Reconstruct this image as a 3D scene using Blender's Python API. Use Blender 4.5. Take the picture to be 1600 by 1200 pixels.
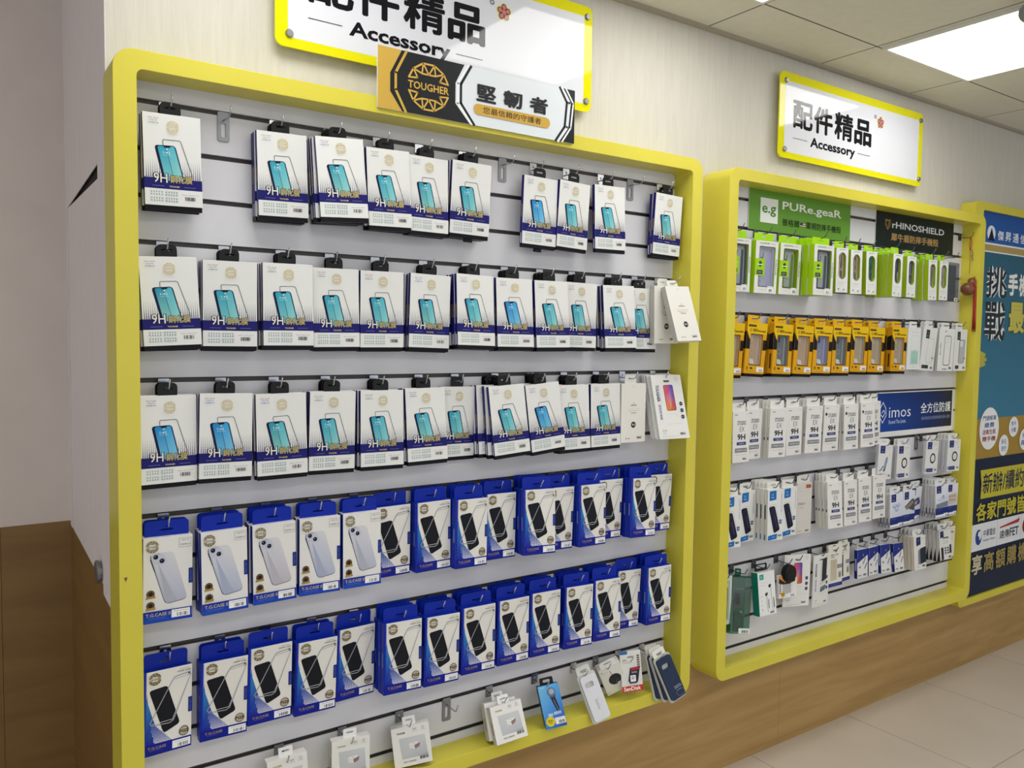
import bpy, bmesh, math, random
from mathutils import Vector, Matrix
random.seed(7)
for _o in list(bpy.data.objects): bpy.data.objects.remove(_o)
SC = bpy.context.scene; COL = SC.collection
Z0 = 2.073           # height of the topmost slat groove above the floor
# ---------------------------------------------------------------- camera
cam_d = bpy.data.cameras.new('camera'); cam_d.sensor_width = 36; cam_d.sensor_fit = 'HORIZONTAL'
cam_d.lens = 1275.447 / 1600 * 36; cam_d.clip_start = .02
cam = bpy.data.objects.new('camera', cam_d); COL.objects.link(cam)
yaw, pit, rol = .6070, -.0562, .0137
fw = Vector((math.sin(yaw)*math.cos(pit), math.cos(yaw)*math.cos(pit), math.sin(pit)))
r0 = Vector((math.cos(yaw), -math.sin(yaw), 0)); u0 = r0.cross(fw)
rr = r0*math.cos(rol) + u0*math.sin(rol); uu = u0*math.cos(rol) - r0*math.sin(rol)
M = Matrix((rr, uu, -fw)).transposed().to_4x4(); M.translation = Vector((-.3036, -1.9178, Z0-.4971))
cam.matrix_world = M; SC.camera = cam
# ---------------------------------------------------------------- world, exposure
w = bpy.data.worlds.new('ambient_fill'); SC.world = w; w.use_nodes = True  # even ambient fill, added to light the room through its open sides
bg = w.node_tree.nodes['Background']; bg.inputs[0].default_value = (.88, .93, 1, 1); bg.inputs[1].default_value = 0.66
SC.view_settings.view_transform = 'Standard'; SC.view_settings.look = 'None'
SC.view_settings.exposure = 0.5; SC.view_settings.gamma = 1; SC.view_settings.use_curve_mapping = False
SC.cycles.use_denoising = True; SC.cycles.max_bounces = 8; SC.cycles.transparent_max_bounces = 12
# ---------------------------------------------------------------- materials
def lin(c):
    if isinstance(c, str):
        c = c.lstrip('#'); c = tuple(int(c[i:i+2], 16)/255 for i in (0, 2, 4))
    return tuple(x/12.92 if x <= .04045 else ((x+.055)/1.055)**2.4 for x in c) + (1,)
def mat(name, col='#808080', rough=.5, metal=0, **kw):
    m = bpy.data.materials.new(name); m.use_nodes = True; b = m.node_tree.nodes['Principled BSDF']
    b.inputs['Base Color'].default_value = lin(col); b.inputs['Roughness'].default_value = rough; b.inputs['Metallic'].default_value = metal
    for k, v in kw.items(): b.inputs[k.replace('_', ' ')].default_value = v
    return m
def nodes(m): return m.node_tree.nodes, m.node_tree.links, m.node_tree.nodes['Principled BSDF']
def noise_mat(name, c1, c2, scale, stretch=(1,1,1), rough=.5, bump=0, bscale=None, detail=4, coat=0):
    m = mat(name, c1, rough); N, L, b = nodes(m)
    tc = N.new('ShaderNodeTexCoord'); mp = N.new('ShaderNodeMapping'); mp.inputs['Scale'].default_value = stretch
    L.new(tc.outputs['Object'], mp.inputs[0]); nz = N.new('ShaderNodeTexNoise'); nz.inputs['Scale'].default_value = scale; nz.inputs['Detail'].default_value = detail
    L.new(mp.outputs[0], nz.inputs[0]); rp = N.new('ShaderNodeValToRGB'); rp.color_ramp.elements[0].color = lin(c1); rp.color_ramp.elements[1].color = lin(c2)
    rp.color_ramp.elements[0].position = .3; rp.color_ramp.elements[1].position = .7
    L.new(nz.outputs[0], rp.inputs[0]); L.new(rp.outputs[0], b.inputs['Base Color'])
    if bump:
        bp = N.new('ShaderNodeBump'); bp.inputs['Strength'].default_value = bump; bp.inputs['Distance'].default_value = .004
        n2 = nz
        if bscale:
            n2 = N.new('ShaderNodeTexNoise'); n2.inputs['Scale'].default_value = bscale; L.new(mp.outputs[0], n2.inputs[0])
        L.new(n2.outputs[0], bp.inputs['Height']); L.new(bp.outputs[0], b.inputs['Normal'])
    if coat: b.inputs['Coat Weight'].default_value = coat
    return m
def grid_mat(name, base, base2, line, size, ox, oy, wid, rough, nscale=3, coat=0):
    """square tiles with thin joints, size metres, joints through (ox, oy)"""
    m = noise_mat(name, base, base2, nscale, rough=rough); N, L, b = nodes(m)
    src = b.inputs['Base Color'].links[0].from_socket
    tc = N.new('ShaderNodeTexCoord'); sp = N.new('ShaderNodeSeparateXYZ'); L.new(tc.outputs['Object'], sp.inputs[0])
    outs = []
    for ax, o in ((0, ox), (1, oy)):
        a = N.new('ShaderNodeMath'); a.operation = 'SUBTRACT'; a.inputs[1].default_value = o - wid/2 - 60*size; L.new(sp.outputs[ax], a.inputs[0])
        d = N.new('ShaderNodeMath'); d.operation = 'DIVIDE'; d.inputs[1].default_value = size; L.new(a.outputs[0], d.inputs[0])
        f = N.new('ShaderNodeMath'); f.operation = 'FRACT'; L.new(d.outputs[0], f.inputs[0])
        g = N.new('ShaderNodeMath'); g.operation = 'LESS_THAN'; g.inputs[1].default_value = wid/size; L.new(f.outputs[0], g.inputs[0]); outs.append(g)
    mx = N.new('ShaderNodeMath'); mx.operation = 'MAXIMUM'; L.new(outs[0].outputs[0], mx.inputs[0]); L.new(outs[1].outputs[0], mx.inputs[1])
    mi = N.new('ShaderNodeMix'); mi.data_type = 'RGBA'; L.new(mx.outputs[0], mi.inputs[0]); L.new(src, mi.inputs[6]); mi.inputs[7].default_value = lin(line)
    L.new(mi.outputs[2], b.inputs['Base Color']); b.inputs['Coat Weight'].default_value = coat
    return m
def wood_mat(name, dark, mid, light, stretch):
    m = mat(name, mid, .42); N, L, b = nodes(m)
    tc = N.new('ShaderNodeTexCoord'); mp = N.new('ShaderNodeMapping'); mp.inputs['Scale'].default_value = stretch; L.new(tc.outputs['Object'], mp.inputs[0])
    n1 = N.new('ShaderNodeTexNoise'); n1.inputs['Scale'].default_value = 2.2; n1.inputs['Detail'].default_value = 7; n1.inputs['Distortion'].default_value = .9; L.new(mp.outputs[0], n1.inputs[0])
    rp = N.new('ShaderNodeValToRGB'); e = rp.color_ramp.elements; e[0].position = .32; e[0].color = lin(dark); e[1].position = .68; e[1].color = lin(light)
    k = e.new(.5); k.color = lin(mid); L.new(n1.outputs[0], rp.inputs[0]); L.new(rp.outputs[0], b.inputs['Base Color'])
    return m
PRINT = mat('printed_card', '#ffffff', .36, Specular_IOR_Level=.18)
N_, L_, b_ = nodes(PRINT); at_ = N_.new('ShaderNodeAttribute'); at_.attribute_name = 'Col'; L_.new(at_.outputs['Color'], b_.inputs['Base Color'])
FOIL = mat('gold_foil', '#d3bf7e', .34, .7)
CHROME = mat('chrome_wire', '#b9bbc0', .22, 1); STEEL = mat('brushed_steel', '#8d8f92', .38, .9); DSTEEL = mat('dark_steel_bracket', '#5c5e62', .35, .8)
BLACK = mat('black_plastic', '#0a0a0c', .35, Specular_IOR_Level=.3); YELLOW = noise_mat('yellow_paint', '#d8cd44', '#d4c840', 6, rough=.33)
SLAT = noise_mat('grey_white_laminate', '#d9d9de', '#d5d5da', 8, rough=.38); GROOVE = mat('groove_insert', '#4c4945', .5)
WALLM = noise_mat('cream_wallpaper', '#cfccc2', '#c9c5bb', 30, (3, 3, .25), .75, .25, 60)
SIDEM = noise_mat('wallpaper_lightened', '#e6dddc', '#dfd6d5', 30, (3, 3, .25), .75, .3, 60)  # same wallpaper as the back wall, colour lightened to offset the side's shade
NOOKM = noise_mat('nook_wall_lightened', '#dbd0c8', '#d6cbc3', 8, rough=.8)  # nook wall colour raised to make up for the shade there
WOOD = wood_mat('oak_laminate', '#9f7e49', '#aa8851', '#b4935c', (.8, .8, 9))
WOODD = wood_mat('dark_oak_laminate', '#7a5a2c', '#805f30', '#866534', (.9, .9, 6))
CEILM = grid_mat('mineral_ceiling_tile', '#dedcd4', '#d9d7cf', '#5a5850', .622, 2.452, -.205, .006, .9, 30)
FLOORM = grid_mat('beige_floor_tile', '#d0c6ba', '#c6bcb0', '#988d81', .615, 2.187, -.52, .004, .32, 2.2)
GLOWM = mat('light_diffuser', '#ffffff', .5); GLOWM.node_tree.nodes['Principled BSDF'].inputs['Emission Color'].default_value = (1, .985, .95, 1); GLOWM.node_tree.nodes['Principled BSDF'].inputs['Emission Strength'].default_value = 5
def film(name, tint, amt, rough=.08):
    m = bpy.data.materials.new(name); m.use_nodes = True; N, L = m.node_tree.nodes, m.node_tree.links; N.remove(N['Principled BSDF'])
    t = N.new('ShaderNodeBsdfTransparent'); t.inputs[0].default_value = lin(tint); g = N.new('ShaderNodeBsdfGlossy'); g.inputs[0].default_value = (.9, .9, .9, 1); g.inputs['Roughness'].default_value = rough
    mx = N.new('ShaderNodeMixShader'); mx.inputs[0].default_value = amt+.04; L.new(t.outputs[0], mx.inputs[1]); L.new(g.outputs[0], mx.inputs[2]); L.new(mx.outputs[0], N['Material Output'].inputs[0])
    return m
CLEAR = film('clear_film', '#f4f6f6', .04); GREENCLEAR = film('green_clear_plastic', '#9cc8b6', .06); BAGM = film('frosted_bag', '#c9ced2', .1, .3)
ACRYL = mat('glossy_acrylic', '#ffffff', .06); nA, lA, bA = nodes(ACRYL); aA = nA.new('ShaderNodeAttribute'); aA.attribute_name = 'Col'; lA.new(aA.outputs['Color'], bA.inputs['Base Color']); bA.inputs['Specular IOR Level'].default_value = .38
# ---------------------------------------------------------------- mesh helpers
def rrect(x0, x1, z0, z1, r, n=4):
    """counter-clockwise rounded rectangle, 4*(n+1) points"""
    r = max(1e-5, min(r, (x1-x0)/2-1e-6, (z1-z0)/2-1e-6)); out = []
    for cx, cz, a in ((x1-r, z1-r, 0), (x0+r, z1-r, 90), (x0+r, z0+r, 180), (x1-r, z0+r, 270)):
        for i in range(n+1):
            t = math.radians(a+90*i/n); out.append((cx+r*math.cos(t), cz+r*math.sin(t)))
    return out
class B:
    """mesh builder with a 'Col' colour per corner; material slot 0 = prints, 1 = foil (or as given)"""
    def __init__(s):
        s.bm = bmesh.new(); s.cl = s.bm.loops.layers.float_color.new('Col')
    def face(s, pts, col=(1,1,1,1), mi=0, cols=None):
        try: f = s.bm.faces.new([s.bm.verts.new(p) for p in pts])
        except ValueError: return
        f.material_index = mi
        for i, l in enumerate(f.loops): l[s.cl] = cols[i] if cols else col
        return f
    def box(s, x0, x1, y0, y1, z0, z1, col='#ffffff', mi=0, front=None, left=None, right=None, top=None, bottom=None, back=None, bev=.0):
        c = [lin(q) if q is not None else lin(col) for q in (front, left, right, top, bottom, back)]
        tmp = bmesh.new(); bmesh.ops.create_cube(tmp, size=1)
        for v in tmp.verts: v.co = Vector(((x0+x1)/2+v.co.x*(x1-x0), (y0+y1)/2+v.co.y*(y1-y0), (z0+z1)/2+v.co.z*(z1-z0)))
        if bev: bmesh.ops.bevel(tmp, geom=tmp.edges[:], offset=bev, segments=2, affect='EDGES', profile=.5)
        tmp.normal_update()
        for f in tmp.faces:
            n = f.normal; a = max(range(3), key=lambda i: abs(n[i]))
            k = {(1, -1): 0, (0, -1): 1, (0, 1): 2, (2, 1): 3, (2, -1): 4, (1, 1): 5}[(a, 1 if n[a] > 0 else -1)]
            s.face([v.co.copy() for v in f.verts], c[k], mi)
        tmp.free()
    def prism(s, pts, y0, y1, col='#ffffff', mi=0, side=None, xf=None):
        """outline in (x, z) extruded from y0 (front) to y1"""
        c = lin(col); c2 = lin(side) if side else c; X = xf or (lambda p: p)
        s.face([X((x, y0, z)) for x, z in pts], c, mi); s.face([X((x, y1, z)) for x, z in reversed(pts)], c, mi)
        for (xa, za), (xb, zb) in zip(pts, pts[1:]+pts[:1]): s.face([X((xa, y0, za)), X((xa, y1, za)), X((xb, y1, zb)), X((xb, y0, zb))], c2, mi)
    def ring(s, outer, inner, y0, y1, col='#ffffff', mi=0, inside=None, floor=None, floory=None):
        """plate with a hole (same point counts)"""
        c = lin(col); ci = lin(inside) if inside else c; n = len(outer)
        for i in range(n):
            j = (i+1) % n; (a, b), (e, f) = outer[i], outer[j]; (g, h), (k, l) = inner[i], inner[j]
            s.face([(a, y0, b), (e, y0, f), (k, y0, l), (g, y0, h)], c, mi); s.face([(a, y0, b), (a, y1, b), (e, y1, f), (e, y0, f)], c, mi)
            if floory is None:
                s.face([(a, y1, b), (g, y1, h), (k, y1, l), (e, y1, f)], c, mi); s.face([(g, y0, h), (k, y0, l), (k, y1, l), (g, y1, h)], ci, mi)
            else: s.face([(g, y0, h), (k, y0, l), (k, floory, l), (g, floory, h)], ci, mi)
        if floory is not None:
            s.face([(a, y1, b) for a, b in reversed(outer)], c, mi); s.face([(a, floory, b) for a, b in inner], lin(floor or col), mi)
    def tube(s, path, r, n=8, col='#ffffff', mi=0):
        path = [Vector(p) for p in path]; rings = []
        rad = r if isinstance(r, (list, tuple)) else [r]*len(path)
        for i, p in enumerate(path):
            t = (path[min(i+1, len(path)-1)]-path[max(i-1, 0)]).normalized()
            a = t.cross(Vector((0, 0, 1)) if abs(t.z) < .9 else Vector((1, 0, 0))).normalized(); b = t.cross(a)
            rings.append([p+(a*math.cos(2*math.pi*k/n)+b*math.sin(2*math.pi*k/n))*rad[i] for k in range(n)])
        c = lin(col)
        for q, w_ in zip(rings, rings[1:]):
            for k in range(n): s.face([q[k], q[(k+1) % n], w_[(k+1) % n], w_[k]], c, mi)
        s.face(rings[0][::-1], c, mi); s.face(rings[-1], c, mi)
    def mesh(s, name, mats=None, smooth=False, weld=True):
        if weld: bmesh.ops.remove_doubles(s.bm, verts=s.bm.verts[:], dist=1e-6)
        if smooth:
            bmesh.ops.recalc_face_normals(s.bm, faces=s.bm.faces[:])
            for f in s.bm.faces: f.smooth = True
        me = bpy.data.meshes.new(name); s.bm.to_mesh(me); s.bm.free()
        for m in (mats or [PRINT, FOIL]): me.materials.append(m)
        return me
_T = {}
def glyphs(txt, bold):
    k = (txt, bold)
    if k not in _T:
        cu = bpy.data.curves.new('lettering', 'FONT'); cu.body = txt; cu.resolution_u = 2; cu.offset = bold
        o = bpy.data.objects.new('lettering', cu); me = o.to_mesh()
        vs = [(v.co.x, v.co.y) for v in me.vertices]; fs = [tuple(p.vertices) for p in me.polygons]
        o.to_mesh_clear(); bpy.data.objects.remove(o); bpy.data.curves.remove(cu)
        xs = [v[0] for v in vs]; ys = [v[1] for v in vs]; x0, x1, y0, y1 = min(xs), max(xs), min(ys), max(ys)
        _T[k] = ([((x-x0)/max(1e-6, x1-x0), (y-y0)/max(1e-6, y1-y0)) for x, y in vs], fs)
    return _T[k]
class P:
    """print on a front face: u left to right, v top to bottom, in fractions of w and h (origin at top centre)"""
    def __init__(s, b, w, h, y=-.0002, x0=None, step=.00007, z0=0.):
        s.b, s.w, s.h, s.y, s.step, s.z0 = b, w, h, y, step, z0; s.x0 = -w/2 if x0 is None else x0
    def xf(s, u, v): return (s.x0+u*s.w, s.y, s.z0-v*s.h)
    def up(s): s.y -= s.step
    def poly(s, pts, col, foil=0, cols=None):
        s.up(); s.b.face([s.xf(*p) for p in reversed(pts)], lin(col) if col else None, foil, [lin(c) for c in reversed(cols)] if cols else None)
    def rect(s, a, b, c, d, col, foil=0): s.poly([(a, b), (c, b), (c, d), (a, d)], col, foil)
    def vgrad(s, a, b, c, d, c1, c2): s.poly([(a, b), (c, b), (c, d), (a, d)], None, 0, [c1, c1, c2, c2])
    def rr(s, a, b, c, d, r, col, foil=0):
        s.poly([(x/s.w, z/s.h) for x, z in rrect(a*s.w, c*s.w, b*s.h, d*s.h, r)][::-1], col, foil)
    def rrq(s, q, r, col, cols=None):
        """rounded quadrilateral, corners q in order TL TR BR BL"""
        out = []; cc = []; n = 4
        for i in range(4):
            p, a, b = Vector(q[i]), Vector(q[i-1]), Vector(q[(i+1) % 4]); S = Vector((s.w, s.h))
            pm = Vector((p.x*s.w, p.y*s.h)); am = Vector((a.x*s.w, a.y*s.h)); bm_ = Vector((b.x*s.w, b.y*s.h))
            e1 = pm+(am-pm).normalized()*r; e2 = pm+(bm_-pm).normalized()*r
            for k in range(n+1):
                t = k/n; z = e1*(1-t)**2+pm*2*t*(1-t)+e2*t*t; out.append((z.x/s.w, z.y/s.h)); cc.append(cols[i] if cols else col)
        s.poly(out, col, 0, cc if cols else None); return out
    def line(s, pts, wd, col, foil=0, up=True):
        if up: s.up()
        c = lin(col)
        for (a, b), (e, f) in zip(pts, pts[1:]):
            p, q = Vector((a*s.w, b*s.h)), Vector((e*s.w, f*s.h)); d = q-p
            if d.length < 1e-7: continue
            d.normalize(); nn = Vector((-d.y, d.x))*wd/2; p -= d*wd*.3; q += d*wd*.3
            s.b.face([(s.x0+t.x, s.y, s.z0-t.y) for t in (p+nn, q+nn, q-nn, p-nn)], c, foil)
    def disc(s, u, v, r, col, foil=0, n=14, asp=1):
        s.poly([(u+r*math.cos(2*math.pi*i/n)*asp/s.w, v+r*math.sin(2*math.pi*i/n)/s.h) for i in range(n)], col, foil)
    def circ(s, u, v, r, wd, col, foil=0, n=16, asp=1):
        s.line([(u+r*math.cos(2*math.pi*i/n)*asp/s.w, v+r*math.sin(2*math.pi*i/n)/s.h) for i in range(n+1)], wd, col, foil)
    def text(s, t, a, b, c, d, col, bold=0., foil=0, rot=0):
        if any(ord(ch) > 0x2e80 for ch in t) and bold > 0:      # dense characters are thickened by overprinting
            vs, fs = glyphs(t, 0.); n = len(t); ex, ey = bold*.9*(c-a)/max(1, n), bold*.9*(d-b)
            k = 8 if bold > .02 else 4; sh = [(ex*math.cos(q*2*math.pi/k+.4), ey*math.sin(q*2*math.pi/k+.4)) for q in range(k)]
            if rot: sh = [(ex*1.5, 0), (-ex*1.5, 0)]
            a, b, c, d = a+ex, b+ey, c-ex, d-ey
        else: vs, fs = glyphs(t, bold); sh = [(0, 0)]
        s.up()
        for dx, dy in sh: s.y -= .00001; s._glyph(vs, fs, a+dx, b+dy, c+dx, d+dy, col, foil, rot)
    def _glyph(s, vs, fs, a, b, c, d, col, foil, rot):
        L = lin(col)
        if rot: q = [s.xf(a+(c-a)*y, b+(d-b)*x) for x, y in vs]
        else: q = [s.xf(a+(c-a)*x, d+(b-d)*y) for x, y in vs]
        bv = [s.b.bm.verts.new(p) for p in q]
        for f in fs:
            try: F = s.b.bm.faces.new([bv[i] for i in f])
            except ValueError: continue
            F.material_index = foil
            for l in F.loops: l[s.b.cl] = L
    def bars(s, a, b, c, d, col='#18181c', n=13, seed=1):
        s.up(); rnd = random.Random(seed); ws = [rnd.choice((1, 1, 2, 3)) for _ in range(2*n)]; k = (c-a)/sum(ws); x = a
        for i, q in enumerate(ws):
            if i % 2 == 0: s.b.face([s.xf(x, b), s.xf(x, d), s.xf(x+q*k, d), s.xf(x+q*k, b)], lin(col))
            x += q*k
    def label(s, a, b, c, d, seed=1):
        s.rect(a, b, c, d, '#f4f4f4'); w_ = c-a; h_ = d-b
        s.bars(a+.3*w_, b+.45*h_, c-.1*w_, b+.9*h_, n=11, seed=seed); s.line([(a+.12*w_, b+.22*h_), (c-.08*w_, b+.22*h_)], .0007, '#8a8a90')
    def dots(s, a, b, c, d, nx, ny, col, grow=1, smin=.0003, smax=.0011, skip=None, diag=0):
        s.up(); L = lin(col)
        for j in range(ny):
            t = (j+.5)/ny; r = smin+(smax-smin)*(t if grow > 0 else 1-t)
            for i in range(nx):
                u, v = a+(c-a)*(i+.5)/nx, b+(d-b)*t
                if skip and skip(u, v): continue
                x, y, z = s.xf(u, v); s.b.face([(x-r, y, z), (x, y, z-r), (x+r, y, z), (x, y, z+r)] if diag else [(x-r, y, z-r), (x+r, y, z-r), (x+r, y, z+r), (x-r, y, z+r)], L)
    def gem(s, u, v, r, wd, col, foil=0, word=True):
        """faceted round emblem broken by a word across the middle"""
        def pt(a, k=1.): return (u+r*k*math.cos(math.radians(a))/s.w, v-r*k*math.sin(math.radians(a))/s.h)
        for sg in (1, -1):
            o = [pt(sg*a) for a in (16, 42, 74, 106, 138, 164)]; s.line(o, wd, col, foil)
            i_ = [pt(sg*a, k) for a, k in ((30, .62), (58, .62), (90, .52), (122, .62), (150, .62))]; zz = []
            for k in range(5): zz += [o[k], i_[k]]
            s.line(zz+[o[5]], wd*.9, col, foil); s.line(i_[1:4], wd*.9, col, foil)
        if word: s.text('TOUGHER', u-r/s.w, v-.15*r/s.h, u+r/s.w, v+.17*r/s.h, col, .02, foil)
# ---------------------------------------------------------------- object helpers
def link(name, me, parent=None, loc=(0, 0, 0), rot=None, label=None):
    o = bpy.data.objects.new(name, me); COL.objects.link(o); o.location = loc
    if rot: o.rotation_euler = rot
    if parent: o.parent = parent
    if label: o['label'] = label
    return o
def tag(o, label=None, cat=None, group=None, kind=None):
    for k, v in (('label', label), ('category', cat), ('group', group), ('kind', kind)):
        if v: o[k] = v
    return o
def empty(name, loc, label, cat, group=None):
    o = bpy.data.objects.new(name, None); COL.objects.link(o); o.location = loc; o.empty_display_size = .03; return tag(o, label, cat, group)
# ================================================================ the room
def slab(name, boxes, m, kind='structure', col='#ffffff', loc=(0, 0, 0)):
    b = B()
    for q in boxes: b.box(*q, col=col)
    return tag(link(name, b.mesh(name, [m], weld=False), loc=loc), kind=kind)
XR, YN = 9.0, -6.0
slab('floor', [(-4, XR, YN, .90, -.1, 0)], FLOORM)
slab('ceiling', [(-4, XR, YN, .90, Z0+.56, Z0+.62)], CEILM)
WT = .97
YW, XC = .038, -.012          # wall plane, outer corner of the pier
slab('wall_back', [(XC+.002, XR, YW, .15, Z0+.06, Z0+.56), (XC+.002, .004, YW, .15, WT, Z0+.06), (3.541, XR, YW, .15, WT, Z0+.06), (.004, 3.541, YW+.01, .15, Z0-1.64, Z0+.06), (1.67, 1.89, YW, YW+.01, Z0-1.64, Z0+.06)], WALLM)
# oak wainscot under the displays, with upright joints
b = B()
for a, c in ((XC+.002, 2.3455), (2.3465, 4.78), (4.781, 7.2), (7.201, XR)): b.box(a, c, YW, YW+.03, 0, Z0-1.64)
b.box(3.541, XR, YW, YW+.03, Z0-1.64, WT); b.box(XC+.002, .004, YW, YW+.03, Z0-1.64, WT)
tag(link('trim_1', b.mesh('trim_1', [WOOD], weld=False)), kind='structure')
# side wall of the nook with the cupboard door
FY = .764
b = B(); za, zb = Z0-.115, Z0-.147
def sidepoly(b, pts, x0=XC, x1=XC+.002, col='#ffffff'):
    b.face([(x0, y, z) for y, z in pts], lin(col)); b.face([(x1, y, z) for y, z in reversed(pts)], lin(col))
    for (p, q), (r, t) in zip(pts, pts[1:]+pts[:1]): b.face([(x0, p, q), (x1, p, q), (x1, r, t), (x0, r, t)], lin(col))
sidepoly(b, [(YW, Z0+.56), (YW, Z0-1.114), (.163, Z0-1.107), (.163, za), (.722, zb), (.722, Z0-1.063), (FY, Z0-1.060), (FY, Z0+.56)])
tag(link('wall_side', b.mesh('wall_side', [SIDEM])), kind='structure')
b = B(); sidepoly(b, [(YW-.0005, Z0-1.114), (YW-.0005, 0), (.163, 0), (.163, Z0-1.107)]); sidepoly(b, [(.722, Z0-1.063), (.722, 0), (FY, 0), (FY, Z0-1.060)])
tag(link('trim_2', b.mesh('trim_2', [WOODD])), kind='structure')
slab('wall_gap_shade', [(XC+.008, XC+.010, YW+.04, .75, 0, Z0-.09)], mat('painted_gap_shade', '#1b1613', .9))  # dark sheet whose colour stands in for the shade behind the door gaps
b = B(); sidepoly(b, [(.1655, Z0-.148), (.1655, Z0-1.086), (.717, Z0-1.061), (.717, Z0-.148)], XC+.0005, XC+.0035)
d1 = tag(link('door_1', b.mesh('door_1', [SIDEM])), kind='structure')
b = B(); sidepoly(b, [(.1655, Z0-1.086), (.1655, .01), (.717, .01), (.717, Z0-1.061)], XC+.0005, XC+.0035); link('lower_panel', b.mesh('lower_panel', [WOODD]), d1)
b = B(); b.tube([(XC+.0003-x, .192, Z0-1.060) for x in (0, .0053, .0054, .0113, .0128)], [.023, .023, .027, .027, .024], 28); link('door_knob', b.mesh('door_knob', [STEEL]), d1)
slab('wall_nook', [(-4, XC+.003, FY, FY+.1, Z0-1.049, Z0+.56)], NOOKM)
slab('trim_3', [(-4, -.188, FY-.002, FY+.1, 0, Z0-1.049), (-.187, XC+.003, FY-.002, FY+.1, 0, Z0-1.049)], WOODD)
slab('wall_right', [(XR, XR+.1, YN, .90, 0, Z0+.62)], WALLM)
# ceiling perimeter angle
slab('trim_4', [(XC, XR, YW-.017, YW, Z0+.549, Z0+.56)], mat('ceiling_angle', '#a8a193', .6))
# ---------------------------------------------------------------- ceiling lamps
b = B()
for q in ((0, .6, 0, .014), (0, .6, .586, .6), (0, .014, .014, .586), (.586, .6, .014, .586)): b.box(q[0], q[1], q[2], q[3], -.010, -.0005, '#dcdcd8')
fr_me = b.mesh('lamp_frame')
b = B(); b.box(.0145, .5855, .0145, .5855, -.007, -.001); df_me = b.mesh('diffuser', [GLOWM])
lamp_spots = [(1.21, -.81), (2.475, -.81), (-.035, -.81), (.575, -2.685), (1.795, -2.685), (3.015, -2.685), (-.645, -2.685), (4.235, -2.685), (1.185, -4.515), (3.015, -4.515), (-.645, -4.515)]  # all after the first two are unseen panels, added for more light
lamp_lab = ['square ceiling light panel cut off by the top edge, above the left sign', 'bright square ceiling light panel above the right acrylic sign']
for i, (x, y) in enumerate(lamp_spots):
    o = empty('ceiling_light', (x, y, Z0+.56), lamp_lab[i] if i < 2 else 'square flush ceiling light panel further out in the shop room', 'ceiling light', 'flush ceiling light panels')
    link('lamp_frame', fr_me, o); link('diffuser', df_me, o)
# small ceiling spotlight at the picture's right edge
o = empty('ceiling_spotlight', (2.44, -.73, Z0+.56), 'grey metal spotlight head hanging below the bright ceiling panel at right edge', 'spotlight')
b = B(); b.tube([(0, 0, 0), (0, 0, -.004)], .03, 16); b.tube([(0, 0, -.004), (0, 0, -.03)], .006, 8); link('mount', b.mesh('mount', [STEEL]), o)
b = B(); b.tube([(.03, .0, -.02), (0, .0, -.035), (-.045, .0, -.06)], [.022, .028, .03], 16); link('lamp_head', b.mesh('lamp_head', [STEEL]), o)
# ---------------------------------------------------------------- yellow display frames with slat panels
def display(x0, x1, label, kgroup):
    """x0, x1 outer edges; origin at the lower left of the frame"""
    o = empty('slatwall_display', (x0, 0, Z0-1.668), label, 'display frame', kgroup); W = x1-x0; H = 1.75
    b = B(); b.ring(rrect(0, W, 0, H, .042, 8), rrect(.045, W-.045, .040, H-.040, .013, 8), -.08, .0375); me = b.mesh('frame', [YELLOW])
    md = link('frame', me, o).modifiers.new('Bevel', 'BEVEL'); md.width = .0012; md.segments = 2; md.angle_limit = 1.0
    b = B(); zt = 1.668
    for k in range(-1, 17):
        hi = 1.712 if k == -1 else zt-.1*k-.0055; lo = .038 if k == 16 else zt-.1*(k+1)+.0055
        b.box(.04, W-.04, 0, .012, lo, hi, mi=0)
        if k >= 0: b.box(.04, W-.04, .0115, .015, zt-.1*k-.007, zt-.1*k+.007, mi=1); b.box(.04, W-.04, .0015, .0115, zt-.1*k-.0056, zt-.1*k-.0046, mi=1)
    link('slat_panel', b.mesh('slat_panel', [SLAT, GROOVE], weld=False), o); return o
DL = display(-.016, 1.709, 'large yellow framed slatwall display at left, filled with white and blue boxes', 'yellow framed slatwall displays')
DR = display(1.839, 3.562, 'large yellow framed slatwall display at right, with green and yellow boxes', 'yellow framed slatwall displays')
b = B(); b.face([(.0085, -.0803, .66), (.016, -.0803, .66), (.0125, -.0803, .650)], lin('#7a5a3a')); link('chipped_corner', b.mesh('chipped_corner'), DL)
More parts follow.
